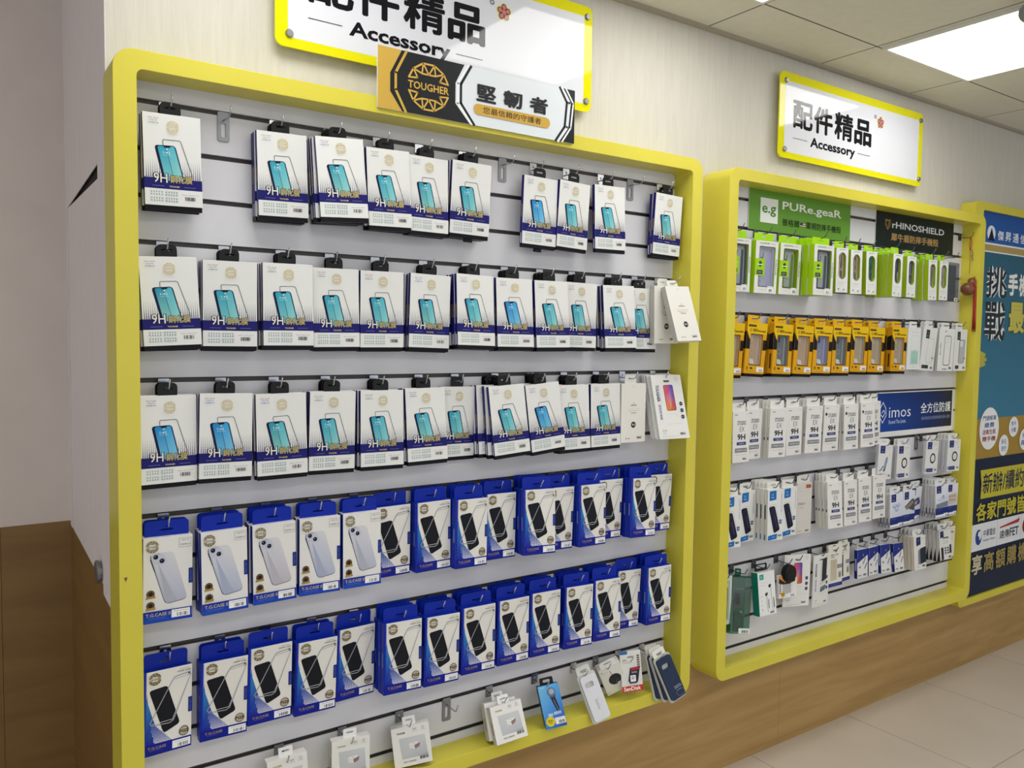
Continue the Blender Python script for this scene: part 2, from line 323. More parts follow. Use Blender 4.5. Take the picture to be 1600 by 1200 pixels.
# ---------------------------------------------------------------- acrylic signs over the displays
def acrylic_sign(x, z, label):
    W, H = .945, .302; o = empty('acrylic_sign', (x, .008, z), label, 'sign', 'acrylic shop signs above the displays')
    b = B(); b.prism(rrect(0, W, 0, H, .02, 6), .001, .006, '#e3dd0c'); p = P(b, 1, 1, .0008, 0, z0=H)
    q = lambda a, c: (a, H-c)
    p.rr(.030, .030, W-.030, H-.022, .002, '#dee0e8')
    T = lambda t, a, c, e, f, bo=.012, col='#0c0d16': p.text(t, a, H-c, e, H-f, col, bo)
    zz = H-.006
    T('配', .076, .213, .194, .113, .034); T('件', .199, .213, .316, .113, .04); T('精', .327, .213, .447, .111, .032); T('品', .455, .210, .572, .110, .045)
    T('Accessory', .181, .094, .465, .048, .03)
    p.line([q(.079, .076), q(.163, .076)], .0018, '#26262c'); p.line([q(.482, .076), q(.564, .076)], .0018, '#26262c')
    for r1, c1, w_ in ((.0105, '#e8dc3a', 1), (.0085, '#5a2426', 1), (.0062, '#c98084', 1)):
        for k in range(5):
            a = math.radians(90+72*k); p.disc(.631+.0135*math.cos(a), H-.217-.0135*math.sin(a), r1, c1, n=12)
    p.disc(.631, H-.217, .007, '#c98084'); p.circ(.592, H-.235, .0055, .002, '#7a4a2a')
    link('panel', b.mesh('panel', [ACRYL, FOIL]), o)
    for sx, sz in ((.033, .03), (W-.020, .03), (.033, H-.03), (W-.020, H-.03)):
        b = B(); b.tube([(sx, .029, sz), (sx, .006, sz), (sx, .0061, sz), (sx, -.003, sz), (sx, -.0062, sz)], [.006, .006, .0095, .0095, .0075], 16); link('standoff_bolt', b.mesh('standoff_bolt', [STEEL]), o)
    o.scale = (1.02, 1, 1.02); return o
acrylic_sign(.3458, Z0+.1834, 'yellow edged white acrylic sign above left display, partly hidden by a black and gold board')
acrylic_sign(2.198, Z0+.1763, 'yellow edged white acrylic sign above right display, fully in view under the ceiling')
# ---------------------------------------------------------------- boards
def board(name, x, y, z, W, H, t, label, draw, cat='sign', edge='#e8e8e6', group=None):
    b = B(); b.box(0, W, 0, t, 0, H, edge, bev=.0006); p = P(b, 1, 1, -.0002, 0, z0=H); draw(p, W, H)
    return tag(link(name, b.mesh(name), loc=(x, y, z)), label, cat, group)
def d_tough(p, W, H):
    R = lambda pts, c: p.poly([(a, H-z) for a, z in pts], c)
    G, K, S = '#c6a248', '#232528', '#dfe6ea'
    p.rect(0, 0, W, H, S)
    R([(0, H), (.108, H), (.108, 0), (0, 0)], G)
    R([(.064, H), (.243, H), (.217, .097), (.217, .046), (.261, 0), (.066, 0), (.033, .044), (.033, .088)], K)
    for off, c, wd in ((.0, G, .0065),): p.line([(.077, 0), (.048, H-.091), (.048, H-.05), (.076, H)], wd, c)
    p.line([(.255, 0), (.224, H-.097), (.224, H-.047), (.267, H)], .005, '#f4f6f8'); p.line([(.263, 0), (.233, H-.097), (.233, H-.049), (.274, H)], .007, K)
    R([(.557, H), (W, H), (W, 0), (.545, 0), (.578, .042), (.585, .11)], K); p.line([(.560, 0), (.588, H-.11), (.581, H-.042), (.549, H)], .009, S); p.line([(.553, 0), (.579, H-.11), (.572, H-.042), (.541, H)], .007, K)
    p.line([(.575, 0), (.602, H-.11), (.594, H-.042), (.564, H)], .005, '#eef2f4')
    p.gem(.139, H-.071, .058, .0045, '#cfa850')
    for t, a in (('堅', .279), ('韌', .364), ('者', .450)): p.text(t, a, H-.107, a+.062, H-.063, '#26262a', .045)
    p.rr(.271, H-.056, .520, H-.028, .014, '#cda54c'); p.text('您最信賴的守護者', .300, H-.051, .489, H-.034, '#3a2c14', .012)
board('header_board', .563, -.0865, Z0+.054, .607, .147, .005, 'black, gold and silver header board leaning on the left yellow frame, lettered 堅韌者', d_tough)
def d_green(p, W, H):
    p.rect(0, 0, W, H, '#669838'); p.rect(.062, H-.117, .160, H-.030, '#eef2ee'); p.text('e.g', .071, H-.090, .149, H-.053, '#4f8a34', .02)
    p.text('PURe.geaR', .185, H-.115, .548, H-.077, '#f2f4ee', .018); p.text('普格爾', .186, H-.054, .287, H-.027, '#0c1e09', .018); p.text('軍規防摔手機殼', .327, H-.054, .547, H-.027, '#0c1e09', .018)
    for i in range(5): p.rect(.292, H-.048+i*.0036, .322, H-.0462+i*.0036, '#c23b3b' if i % 2 == 0 else '#f4f4f4')
    p.rect(.292, H-.048, .306, H-.038, '#26306e')
board('brand_board', 2.030, -.004, Z0-.101, .608, .146, .003, 'green brand board with white lettering at upper left of right display', d_green, group='brand boards in the right display')
def d_rhino(p, W, H):
    p.rect(0, 0, W, H, '#16221f')
    sh = [(.070, H-.113), (.086, H-.108), (.102, H-.113), (.102, H-.092), (.086, H-.074), (.070, H-.092), (.070, H-.113)]
    p.line(sh, .004, '#c79a4b'); p.line([(.086, H-.088), (.092, H-.098), (.093, H-.104)], .003, '#c79a4b')
    p.text('rHINOSHIELD', .118, H-.109, .532, H-.082, '#e9ecec', .018); p.text('犀牛盾防摔手機殼', .113, H-.062, .486, H-.029, '#b5925a', .02)
board('brand_board', 2.816, -.004, Z0-.101, .612, .144, .003, 'dark green brand board with gold characters at upper right of right display', d_rhino, group='brand boards in the right display')
def d_imos(p, W, H):
    x1 = W-.012; z0 = .022; z1 = H-.004
    p.poly([(.004, H-z1), (x1, H-z1), (x1, H-z0), (.004, H-z0)], None, 0, ['#123a86', '#10182f', '#10182f', '#1747a0'])
    q = lambda a, c: (a-2.872, -.703-c)
    for sx in (1, -1):
        cx = 2.919; p.line([q(cx, -.757+.012), q(cx+sx*.022, -.772), q(cx+sx*.026, -.8), q(cx, -.832)], .0035, '#e6ecf6')
    p.line([q(2.905, -.796), q(2.919, -.808), q(2.935, -.79), q(2.925, -.778), q(2.91, -.79)], .0035, '#e6ecf6')
    p.text('imos', *q(2.965, -.768), *q(3.134, -.812), '#e6ecf6', -.004); p.text('Exceed The Limits', *q(2.966, -.822), *q(3.096, -.838), '#cfd8ea')
    p.text('全方位防護', *q(3.214, -.757), *q(3.468, -.803), '#eef2f8', .01); p.text('最高規格品質 最完善售後服務 最安心選擇', *q(3.223, -.818), *q(3.462, -.833), '#8f9fc4')
board('brand_board', 2.872, -.004, Z0-.892, .62, .189, .003, 'dark blue board with white border and characters between third row boxes and right frame', d_imos, group='brand boards in the right display')
# ---------------------------------------------------------------- light box poster at the right
o = empty('poster_frame', (3.565, 0, Z0-1.733), 'yellow framed blue advertising poster cut off by the right edge', 'poster')
FW, FH = 1.32, 1.892
b = B(); b.ring(rrect(0, FW, 0, FH, .03, 6), rrect(.075, FW-.075, .032, FH-.036, .012, 6), -.03, .0375); link('frame', b.mesh('frame', [YELLOW]), o)
b = B(); b.box(.07, FW-.07, -.019, -.012, .03, FH-.03); p = P(b, 1, 1, -.0193, 0)
X = lambda x: x-3.565
def V(z): return -(z+1.733)         # world height (fitted) -> v with origin at the frame's bottom
RX = FW-.07
p.poly([(.07, V(.126)), (RX, V(.126)), (RX, V(-.02)), (.07, V(-.02))], None, 0, ['#1d4f9a', '#1d4f9a', '#2560ab', '#2560ab'])
p.rect(.07, V(-.02), RX, V(-.028), '#e8ecee'); p.rect(.07, V(-.028), RX, V(-.058), '#b09a5c'); p.rect(.07, V(-.058), RX, V(-.064), '#e8ecee')
p.poly([(.07, V(-.064)), (RX, V(-.064)), (RX, V(-.85)), (.07, V(-.85))], None, 0, ['#2c6178', '#2c6178', '#3b7a98', '#3b7a98'])
p.rect(.07, V(-.85), RX, V(-1.041), '#a5863c'); p.rect(.07, V(-1.041), RX, V(-1.703), '#18263f')
p.disc(X(3.742), V(.025), .036, '#dfe6ee', n=18, asp=1.1); p.poly([(X(3.744), V(.052)), (X(3.775), V(-.01)), (X(3.713), V(-.01))], '#121a38')
for t, a in zip('傑昇通信', (3.804, 3.879, 3.955, 4.031)): p.text(t, X(a), V(.043), X(a+.06), V(-.002), '#e8edf4', .02)
for t, z1, z2 in (('挑', -.125, -.275), ('戰', -.29, -.48)):
    for bo, c in ((.07, '#e6edf0'), (.02, '#2a3034')): p.text(t, X(3.712), V(z1), X(3.915), V(z2), c, bo)
p.text('手', X(3.928), V(-.15), X(4.03), V(-.258), '#f0f0ea', .05); p.text('機', X(4.04), V(-.15), X(4.14), V(-.258), '#f0f0ea', .03)
p.text('最', X(3.944), V(-.285), X(4.118), V(-.444), '#3d4a3c', .09); p.text('最', X(3.948), V(-.288), X(4.112), V(-.440), '#c9c25c', .04)
for k in range(3): p.poly([(.07, V(-.515-k*.022)), (X(3.735)-.012*abs(k-1)+.012, V(-.54-k*.022)), (X(3.735)-.012*abs(k-1)+.012, V(-.553-k*.022)), (.07, V(-.60-k*.022+.03))], '#b7b04a')
for cx, cz, rx, rz, tt in ((3.805, -.899, .095, .102, ('門號帳單', '繳費', '送衛生紙', '贈手機')), (4.052, -.903, .05, .05, ('免卡', '分期')), (3.956, -.989, .05, .052, ('多元', '支付')), (4.175, -.972, .055, .055, ('手機', '購'))):
    p.disc(X(cx), V(cz), rz, '#eceef0', n=24, asp=rx/rz); n_ = len(tt); hh = 1.3*rz/n_
    for i, t in enumerate(tt):
        zt = cz+hh*n_/2-i*hh; wd = rx*(.5 if len(t) == 2 else .68); p.text(t, X(cx)-wd, V(zt-.1*hh), X(cx)+wd, V(zt-.85*hh), '#8c1f2a' if i > 1 else '#1e4f8c', .02)
p.poly([(X(3.735), V(-1.096)), (RX, V(-1.097)), (RX, V(-1.24)), (X(3.746), V(-1.235)), (X(3.752), V(-1.165))], '#c2b93c')
p.text('新辦/續約/攜', X(3.765), V(-1.115), X(4.315), V(-1.215), '#18263f', .02)
p.text('各家門號皆可', X(3.713), V(-1.255), X(4.318), V(-1.345), '#c2b93c', .03)
p.rect(.07, V(-1.355), RX, V(-1.485), '#e4e7ea'); p.rect(X(3.928), V(-1.355), X(3.931), V(-1.485), '#b8bcc0'); p.rect(X(4.178), V(-1.355), X(4.181), V(-1.485), '#b8bcc0')
p.disc(X(3.745), V(-1.42), .038, '#27408a', n=20, asp=.8); p.disc(X(3.755), V(-1.412), .022, '#e4e7ea', n=16, asp=.8); p.disc(X(3.742), V(-1.425), .011, '#27408a', n=12)
p.text('中華電信', X(3.79), V(-1.39), X(3.91), V(-1.425), '#2b3d66', .01); p.text('Chunghwa Telecom', X(3.79), V(-1.435), X(3.91), V(-1.45), '#5a6680')
p.poly([(X(3.955), V(-1.395)), (X(4.15), V(-1.375)), (X(4.145), V(-1.362)), (X(4.162), V(-1.38)), (X(4.15), V(-1.393)), (X(3.955), V(-1.402))], '#b03636'); p.text('遠傳', X(3.955), V(-1.415), X(4.055), V(-1.455), '#3a3f4a', .015); p.text('FET', X(4.06), V(-1.412), X(4.155), V(-1.455), '#3a3f4a', .02)
p.disc(X(4.235), V(-1.42), .04, '#8c2f2a', n=18)
for i, t in enumerate('享高額購機'): p.text(t, X(3.69+.117*i), V(-1.503), X(3.79+.117*i), V(-1.60), '#9c8b52' if i else '#c9c3a4', .03)
link('poster', b.mesh('poster', [PRINT]), o)
# ================================================================ packages (origin: top centre of the front face)
NAVY, WH, TGB = '#1b1a68', '#e4e5e2', '#0d2aa0'
def hang_tab(w, h, yb, col, sw=.02, sh=.004, r=.006, mats=None, th=.0012, cz=.55, mi=0, drop=.006):
    b = B(); b.ring(rrect(-w/2, w/2, -drop, h, r), rrect(-sw/2, sw/2, h*cz-sh/2, h*cz+sh/2, sh/2-.0001), yb-th, yb, col, mi); return b.mesh('hang_tab', mats)
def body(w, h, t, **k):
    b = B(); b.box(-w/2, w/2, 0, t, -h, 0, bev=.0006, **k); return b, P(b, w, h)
def k_glass(w, h, t, v=0):
    hh = h-.0105
    b = B(); b.box(-w/2, w/2, 0, t, -hh, 0, WH, left=NAVY, right=NAVY, bottom='#15161f', back=NAVY, bev=.0006); p = P(b, w, h)
    vb, ve = .662, hh/h
    ph = [(.205, .325), (.545, .318), (.70, .70), (.345, .70)]
    inside = lambda u, q: .20+.37*max(0, q-.32) < u < .56+.37*max(0, q-.32)
    p.dots(.02, .475, .98, .66, 26, 11, '#34345c', 1, .0003, .0013, inside)
    p.rect(0, vb, 1, .775, NAVY)
    c1, c2 = (('#2f9fb8', '#7cc4c6'), ('#1a86c6', '#6fb9da'), ('#2a93ad', '#8ccabb'))[v % 3]
    p.rrq([(.185, .328), (.545, .318), (.70, .70), (.325, .70)], .007, '#12173a'); p.rrq([(.235, .335), (.53, .327), (.68, .70), (.37, .70)], .005, None, [c1, c1, c2, c2])
    p.poly([(.385, .333), (.52, .330), (.67, .69), (.52, .70)], None, 0, ['#4fb0c4', '#55b6c8', '#9ad2cf', '#8accc8'] if v != 1 else ['#2f96d2', '#3ba0d6', '#86c6e2', '#78bede'])
    p.line([(.385, .34), (.52, .70)], .0009, '#17384e'); p.poly([(.34, .331), (.46, .328), (.45, .345), (.355, .347)], '#10142e')
    p.text('1:42', .33, .385, .455, .41, '#cfeaf0', .01); p.disc(.40, .362, .0016, '#e6f4f6', n=8); p.line([(.32, .425), (.49, .423)], .0006, '#bfe0e8')
    p.line([(.335, .325), (.33, .275), (.345, .265), (.62, .262), (.645, .275), (.83, .62)], .0011, '#33343c')
    p.rect(.0, vb+.025, 1, .775, NAVY)
    p.text('9H', .142, .606, .408, .718, '#232044', .06); p.text('9H', .158, .612, .392, .711, '#ebe7de', .005)
    p.text('鋼化膜', .43, .622, .835, .712, '#1b1a3a', .06); p.text('鋼化膜', .44, .628, .825, .706, '#c9a545', .008, 1)
    p.line([(.13, .745), (.33, .745)], .0006, '#8f93c8'); p.line([(.68, .745), (.88, .745)], .0006, '#8f93c8'); p.text('TOUGHER', .42, .738, .60, .754, '#c9a545', .03, 1)
    p.rect(0, .775, 1, ve, WH)
    for a, c in ((.09, .31), (.345, .56)):
        for e, f in ((.80, .845), (.865, .91)):
            p.line([(a, e), (c, e), (c, f), (a, f), (a, e)], .0005, '#86b4b8'); p.dots(a, e, c, f, 5, 2, '#54767c', 1, .0010, .0011)
    p.text('CODE 9H-TG', .64, .82, .72, .828, '#3a3a46'); p.line([(.74, .825), (.93, .822)], .0005, '#83838c'); p.bars(.69, .845, .88, .885, '#2a2a38', 12, 3+v)
    p.text('FULL GLUE', .09, .047, .265, .059, '#b2556a', .01); p.text('Clear Fit', .11, .07, .245, .083, '#6d86d8' if v else '#6fae6a', .01); p.text('SCREEN 9H', .095, .097, .265, .109, '#4a5596', .01)
    p.gem(.507, .13, .0122, .0011, '#c9a545', 1)
    # spine lettering on both navy sides
    for sx in (-1, 1):
        x = sx*(w/2+.00015)
        for z0, z1, c in ((-.40, -.58, '#8f7a46'), (-.80, -.94, '#d4d5d6')):
            b.face([(x, t*.35, z0*h), (x, t*.35, z1*h), (x, t*.65, z1*h), (x, t*.65, z0*h)], lin(c))
    m = b.mesh('sleeve')
    b = B(); b.box(-w/2+.0006, w/2-.0006, .0006, t-.0006, -h, -hh-.0002, '#090a12', bev=.0008); tr = b.mesh('tray')
    return [('sleeve', m), ('tray', tr), ('hang_tab', hang_tab(.042, .027, t-.002, '#0f1013', .022, .004, .010, [BLACK], .0015))]
def k_slim(w, h, t, v=0):
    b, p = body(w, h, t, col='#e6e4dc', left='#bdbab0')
    p.rect(.38, .36, .62, .375, '#8a8272'); p.poly([(.5, .315), (.53, .345), (.47, .345)], '#b2ab9c'); p.line([(.25, .43), (.75, .43)], .0008, '#cfc9bb'); p.text('SCREEN PROTECTOR', .28, .455, .72, .467, '#b59d6a'); p.text('TEMPERED', .38, .49, .62, .505, '#8d7d56', .02)
    p.disc(.5, .70, .0095, '#2b2b30', n=20); p.text('9H', .44, .68, .56, .72, '#d8d8d8', .01); p.bars(.66, .91, .84, .94); p.line([(.6, .90), (.88, .895)], .0005, '#8a8a90'); p.disc(.22, .93, .002, '#55555c', n=8); p.disc(.32, .93, .002, '#55555c', n=8)
    p.text('THIN', .42, .045, .54, .058, '#cbb98a')
    return [('carton', b.mesh('carton')), ('hang_tab', hang_tab(.045, .026, t-.002, '#dcdbd4', .02, .005, .009))]
def k_card(w, h, t, v=0):
    b = B(); b.ring(rrect(-w/2, w/2, -h, 0, .003), rrect(-.012, .012, -.0235, -.0165, .003), 0, t, '#e3e3df'); p = P(b, w, h)
    if v: p.rrq([(.56, .09), (.86, .07), (.84, .50), (.54, .54)], .003, '#2b2f38'); p.line([(.50, .14), (.46, .58), (.80, .53)], .0012, '#3a3e48'); p.rrq([(.46, .64), (.82, .60), (.80, .70), (.44, .74)], .008, '#66707c')
    else: p.rrq([(.36, .16), (.68, .155), (.70, .56), (.38, .565)], .006, '#2b2140'); p.rrq([(.375, .168), (.665, .163), (.685, .552), (.395, .557)], .005, None, ['#d9566e', '#3b4fb8', '#c0503e', '#e08a4a'])
    if not v: p.poly([(.43, .34), (.60, .17), (.64, .36), (.52, .53)], None, 0, ['#e06a8c', '#5a4fc0', '#4a48b0', '#e59a62'])
    p.text('TOUGHER', .10, .16, .20, .42, '#2b2f66', .03, 0, 1); p.text('滿版玻璃膜', .11, .46, .20, .70, '#5a62a0', .0, 0, 1); p.line([(.225, .17), (.235, .46)], .0006, '#8288b8')
    for q in (.46, .565, .665): p.disc(.87, q, .0065, '#28305e', n=14); p.line([(.84, q), (.90, q)], .0008, '#c8cce0')
    p.line([(.40, .62), (.66, .62), (.69, .64), (.69, .67)], .0006, '#b8b8bc'); p.line([(.33, .77), (.84, .765)], .0006, '#b0b0b6'); p.text('Glass Film', .12, .86, .27, .88, '#55555c'); p.text('Clear', .13, .905, .24, .92, '#77777e'); p.bars(.70, .91, .86, .945); p.line([(.08, .965), (.66, .96)], .0006, '#9a9aa0')
    p.circ(.83, .06, .006, .0012, '#c9b67a')
    return [('backing_card', b.mesh('backing_card'))]
def case_header(t, w): return ('header_flap', hang_tab(w-.010, .034, t-.001, TGB, .026, .0035, .008, None, .0008, .40))
def side_flag(w, h, t):
    b = B(); b.box(w/2-.008, w/2+.0008, -.0014, t*.5, -.58*h, -.40*h, '#1a2c7c', bev=.0005); p = P(b, w, h, -.0016); p.text('CLEAR SHIELD', .945, .42, .98, .56, '#5f74c8', 0, 0, 1); return ('side_sticker', b.mesh('side_sticker'))
def k_case2(w, h, t, v=0):
    b, p = body(w, h, t, col=TGB, front='#e6e5e1', top='#e6e5e1')
    lb = ('#b9bdcf', '#b4bccf', '#c2c0c8')[v % 3]; l2 = ('#aeb2c0', '#a6aec6', '#b8b5bd')[v % 3]
    p.dots(.10, .72, .62, .86, 14, 8, '#a8a8b0', 1, .0002, .0005)
    p.rrq([(.115, .19), (.60, .175), (.90, .765), (.44, .80)], .011, '#6f7384'); p.rrq([(.135, .185), (.605, .172), (.90, .755), (.45, .79)], .011, None, ['#cfd1da', '#d6d6da', lb, l2])
    p.poly([(.30, .30), (.62, .70), (.70, .76), (.47, .785)], l2)
    p.line([(.145, .25), (.235, .40)], .0018, '#2a2c36'); p.rrq([(.135, .19), (.40, .18), (.50, .30), (.24, .32)], .008, '#c4c6d2')
    for u, q in ((.25, .225), (.375, .275)): p.disc(u, q, .0052, '#15172a', n=14); p.disc(u-.01, q-.006, .0017, '#5a6a9c', n=8)
    p.circ(.305, .19, .002, .0006, '#8f92a0')
    for q in (.655, .79): p.disc(.15, q, .0085, '#2e2016', n=14); p.poly([(.06, q+.03), (.24, q+.02), (.25, q+.05), (.05, q+.055)], '#a8894c'); p.circ(.15, q, .006, .0009, '#a8894c')
    p.poly([(0, .862), (1, .862), (1, 1), (0, 1)], None, 0, ['#122a98', '#122a98', '#1c3fae', '#1c4fb6']); p.text('T.G.CASE II', .05, .885, .55, .925, '#b9ad84', .02); p.line([(.10, .945), (.45, .945)], .0006, '#7f90cc'); p.line([(.05, .965), (.5, .965)], .0006, '#4a66c0')
    p.label(.57, .873, .95, .965, 5+v); p.line([(.985, .875), (.985, .96)], .0008, '#8a9ad8')
    p.line([(.72, .03), (.965, .03), (.965, .135), (.72, .135), (.72, .03)], .0006, '#8c8c96'); p.text('APPLY TO', .77, .045, .92, .06, '#50505c'); p.text('CLEAR 6.1', .74, .095, .945, .112, '#50505c', .01)
    p.gem(.18, .10, .0125, .0016, '#857646', 0)
    return [('carton', b.mesh('carton')), case_header(t, w), side_flag(w, h, t)]
def k_case1(w, h, t, v=0):
    b, p = body(w, h, t, col=TGB, front='#e6e4dd', top=TGB)
    p.rect(0, 0, .05, 1, TGB)
    p.poly([(.05, 0), (.075, 0), (.07, .25), (.11, .42), (.26, .66), (.60, .87), (.05, .87)], None, 0, [TGB, '#dfe0dc', '#2d6cae', '#2f86c0', '#2a5cae', '#2038a0', '#14209a'])
    p.poly([(.05, .30), (.09, .36), (.24, .64), (.05, .80)], None, 0, ['#2c62b0', '#2f86c0', '#2848a8', '#1a2c9c'])
    p.dots(.16, .62, .62, .865, 17, 14, '#eeeff2', 1, .0003, .0016, lambda u, q: u < .12+.45*(q-.60) or u > .30+1.5*(q-.62), 1)
    p.rect(0, .868, 1, 1, '#0f1f8e')
    p.rrq([(.115, .225), (.485, .20), (.755, .685), (.42, .765)], .007, '#0c0e15'); p.rrq([(.15, .235), (.47, .212), (.72, .68), (.42, .745)], .005, '#14171f')
    gq = '#9b9ca0'
    p.line([(.59, .15), (.64, .115), (.95, .09), (.965, .12), (.62, .63), (.54, .655), (.18, .645), (.145, .61), (.59, .15)], .0021, gq); p.line([(.60, .15), (.65, .125), (.93, .10)], .0008, '#e9eaec'); p.line([(.95, .13), (.60, .62), (.19, .628)], .0009, '#e4e6ea')
    p.line([(.62, .145), (.94, .122)], .0006, '#6b6c70'); p.disc(.93, .105, .0022, '#55565c', n=8)
    p.circ(.84, .795, .0098, .0024, '#84725e', n=18); p.disc(.84, .795, .007, '#b5a893', n=16); p.text('PGS', .74, .775, .94, .815, '#5e4e3e', .05)
    p.text('T.G.CASE', .10, .895, .47, .927, '#a28e6e', .02); p.line([(.14, .94), (.38, .94)], .0006, '#7a6f86'); p.label(.60, .885, .975, .975, 3+v)
    p.text('FOR PHONE', .74, .028, .93, .038, '#77777c'); p.text('CLEAR CASE', .68, .05, .96, .066, '#3a3a42', .02); p.gem(.23, .095, .0125, .0017, '#75642f', 0)
    x = -w/2-.00015; b.face([(x, t*.3, -.42*h), (x, t*.3, -.62*h), (x, t*.6, -.62*h), (x, t*.6, -.42*h)], lin('#6f7fb0'))
    return [('carton', b.mesh('carton')), case_header(t, w), side_flag(w, h, t)]
def k_charger(w, h, t, v=0):
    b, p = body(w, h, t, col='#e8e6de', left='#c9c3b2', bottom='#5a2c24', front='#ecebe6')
    p.poly([(.18, .27), (.86, .27), (.90, .80), (.22, .80)], None, 0, ['#c9ccce', '#d2d4d6', '#b9bcc0', '#c0c3c6'])
    p.poly([(.42, .44), (.60, .42), (.72, .45), (.56, .50)], '#f2f1ee'); p.poly([(.42, .44), (.56, .50), (.58, .60), (.43, .56)], '#e4e2de'); p.poly([(.56, .50), (.72, .45), (.70, .55), (.58, .60)], '#8f7c78'); p.text('20W', .52, .44, .60, .465, '#77777c')
    p.text('TOUGHER', .14, .12, .36, .165, '#b49c5a' if v else '#4a4238', .03); p.text('GaN', .56, .07, .66, .105, '#66666c', .01); p.circ(.83, .085, .003, .0007, '#66666c'); p.line([(.55, .14), (.68, .14)], .0006, '#88888e'); p.line([(.77, .14), (.90, .14)], .0006, '#88888e')
    p.bars(.68, .80, .90, .88); p.line([(.62, .77), (.92, .76)], .0006, '#99999e'); p.text('USB-C CHARGER', .24, .86, .58, .90, '#5a5a60', .01)
    x = -w/2-.00015; b.face([(x, t*.35, -.40*h), (x, t*.35, -.75*h), (x, t*.6, -.75*h), (x, t*.6, -.40*h)], lin('#8f7c50'))
    return [('carton', b.mesh('carton')), ('hang_tab', hang_tab(.034, .022, t*.5, '#f2f2f2', .018, .005, .003, None, .001, .55))]
def k_carbox(w, h, t, v=0):
    b, p = body(w, h, t, col='#27569a', left='#1f4a86')
    p.poly([(0, 0), (1, 0), (1, 1), (0, 1)], None, 0, ['#7cc6ee', '#5aa8e8', '#2a48b0', '#3f86d6'])
    p.rrq([(.40, .11), (.78, .10), (.74, .36), (.50, .38)], .010, '#4a5568'); p.disc(.58, .18, .013, '#6d7a8c', n=20); p.disc(.60, .17, .008, '#a8b6c6', n=16); p.rrq([(.50, .33), (.72, .31), (.83, .60), (.68, .64)], .005, '#2c3040'); p.line([(.62, .36), (.74, .60)], .0016, '#8a94a6')
    p.text('38W', .22, .66, .46, .74, '#eef2fa', .03); p.text('超級快充', .5, .64, .86, .71, '#eef2fa', .02); p.disc(.27, .84, .0135, '#e0cf2c', n=22); p.text('快充', .16, .80, .38, .85, '#3a3416', .02); p.text('QC', .2, .86, .34, .89, '#3a3416', .02); p.label(.50, .78, .98, .93, 8); p.text('TOUGHER', .06, .04, .30, .06, '#e8f2fa', .02)
    h2 = [('hanger', hang_tab(.040, .020, t*.45, '#17181c', .022, .008, .004, [BLACK], .0016, .5, 0, .004))]
    return [('carton', b.mesh('carton'))]+h2
def k_blister(w, h, t, v=0):
    c = ('#dcdde2', '#27344f')[v]
    b = B(); b.prism(rrect(-w/2, w/2, -h, 0, .010), t*.55, t, '#cfcfc8' if v == 0 else '#c4c2b8'); tray = b.mesh('blister_tray')
    b = B(); o = rrect(-w/2+.005, w/2-.004, -h+.006, -.006, .009, 5); b.ring(o, rrect(-.018, .012, -.042, -.026, .006, 5), 0, t*.55-.0004, c); p = P(b, w, h)
    if v: p.text('PROTECT', .45, .70, .85, .72, '#cfd2da', .02); p.text('STAND OUT', .45, .735, .88, .755, '#cfd2da', .02); p.text('COVER', .52, .79, .78, .81, '#aab0c0'); p.circ(.68, .86, .010, .0006, '#9aa2b4', asp=1.6); p.line([(.42, .45), (.6, .30), (.62, .52), (.45, .60)], .0008, '#3a4868')
    else: p.text('PROTECTIVE', .46, .55, .56, .75, '#8f9096', 0, 0, 1); p.circ(.6, .62, .010, .0005, '#b6b8be')
    cs = b.mesh('phone_case')
    b = B(); b.ring(rrect(-w/2+.006, w/2-.012, -.004, .024, .006), rrect(-.014, .010, .006, .0125, .003), t*.6, t*.6+.0012, '#e2e2da'); p = P(b, w, h, t*.6-.0003); p.text('COVER', .35, -.04, .6, -.02, '#2a2a2e', .03); tb = b.mesh('hang_card')
    return [('blister_tray', tray), ('phone_case', cs), ('hang_card', tb)]
def k_pad(w, h, t, v=0):
    b, p = body(w, h, t, col='#e6e4da', front='#e9e8e2')
    p.disc(.56, .52, .021, '#3a3c42', n=26); p.disc(.57, .51, .0185, '#2d2f34', n=26); p.line([(.52, .34), (.46, .16)], .0016, '#3a3c42'); p.line([(.55, .72), (.60, .58), (.75, .56)], .0008, '#85878c')
    p.text('AI', .08, .10, .15, .135, '#3a3a3e', .02); p.text('Wireless Charger', .10, .16, .42, .185, '#77777c'); p.label(.62, .66, .98, .80, 4); p.disc(.08, .92, .0015, '#55555c', n=8)
    return [('carton', b.mesh('carton')), ('hang_tab', hang_tab(.052, .024, .003, '#f0f0ee', .026, .006, .008, None, .001))]
def k_memory(w, h, t, v=0):
    b = B(); b.ring(rrect(-w/2, w/2, -h, 0, .003), rrect(-.012, .012, -.022, -.016, .0028), 0, .0012, '#d9d9d2'); p = P(b, w, h)
    p.rect(0, 0, .36, .08, '#2a68ae'); p.text('Ultra', .10, .20, .30, .24, '#b8474e', .02); p.line([(.10, .27), (.55, .265)], .0008, '#9a9aa0'); p.line([(.10, .30), (.5, .295)], .0006, '#b05a60')
    for q in range(6): p.rect(.80, .12+.055*q, .93, .155+.055*q, '#6a4a50')
    p.rect(0, .86, 1, 1, '#c22a2c'); p.text('SanDisk', .07, .875, .90, .975, '#f4efe8', .02)
    m = b.mesh('backing_card')
    b = B(); b.prism([(-.008, -.098), (-.013, -.090), (-.004, -.052), (.030, -.050), (.020, -.092), (.016, -.098)], -.004, -.0002, '#2c2e36'); p = P(b, w, h, -.0042); p.poly([(.46, .42), (.86, .41), (.84, .47), (.45, .49)], '#a82834'); p.rr(.40, .60, .66, .76, .002, '#e6e6ea'); p.text('SD', .45, .63, .60, .70, '#3a3a44', .02); p.text('SanDisk', .48, .51, .74, .545, '#d8d8dc', .01)
    return [('backing_card', m), ('memory_card', b.mesh('memory_card'))]
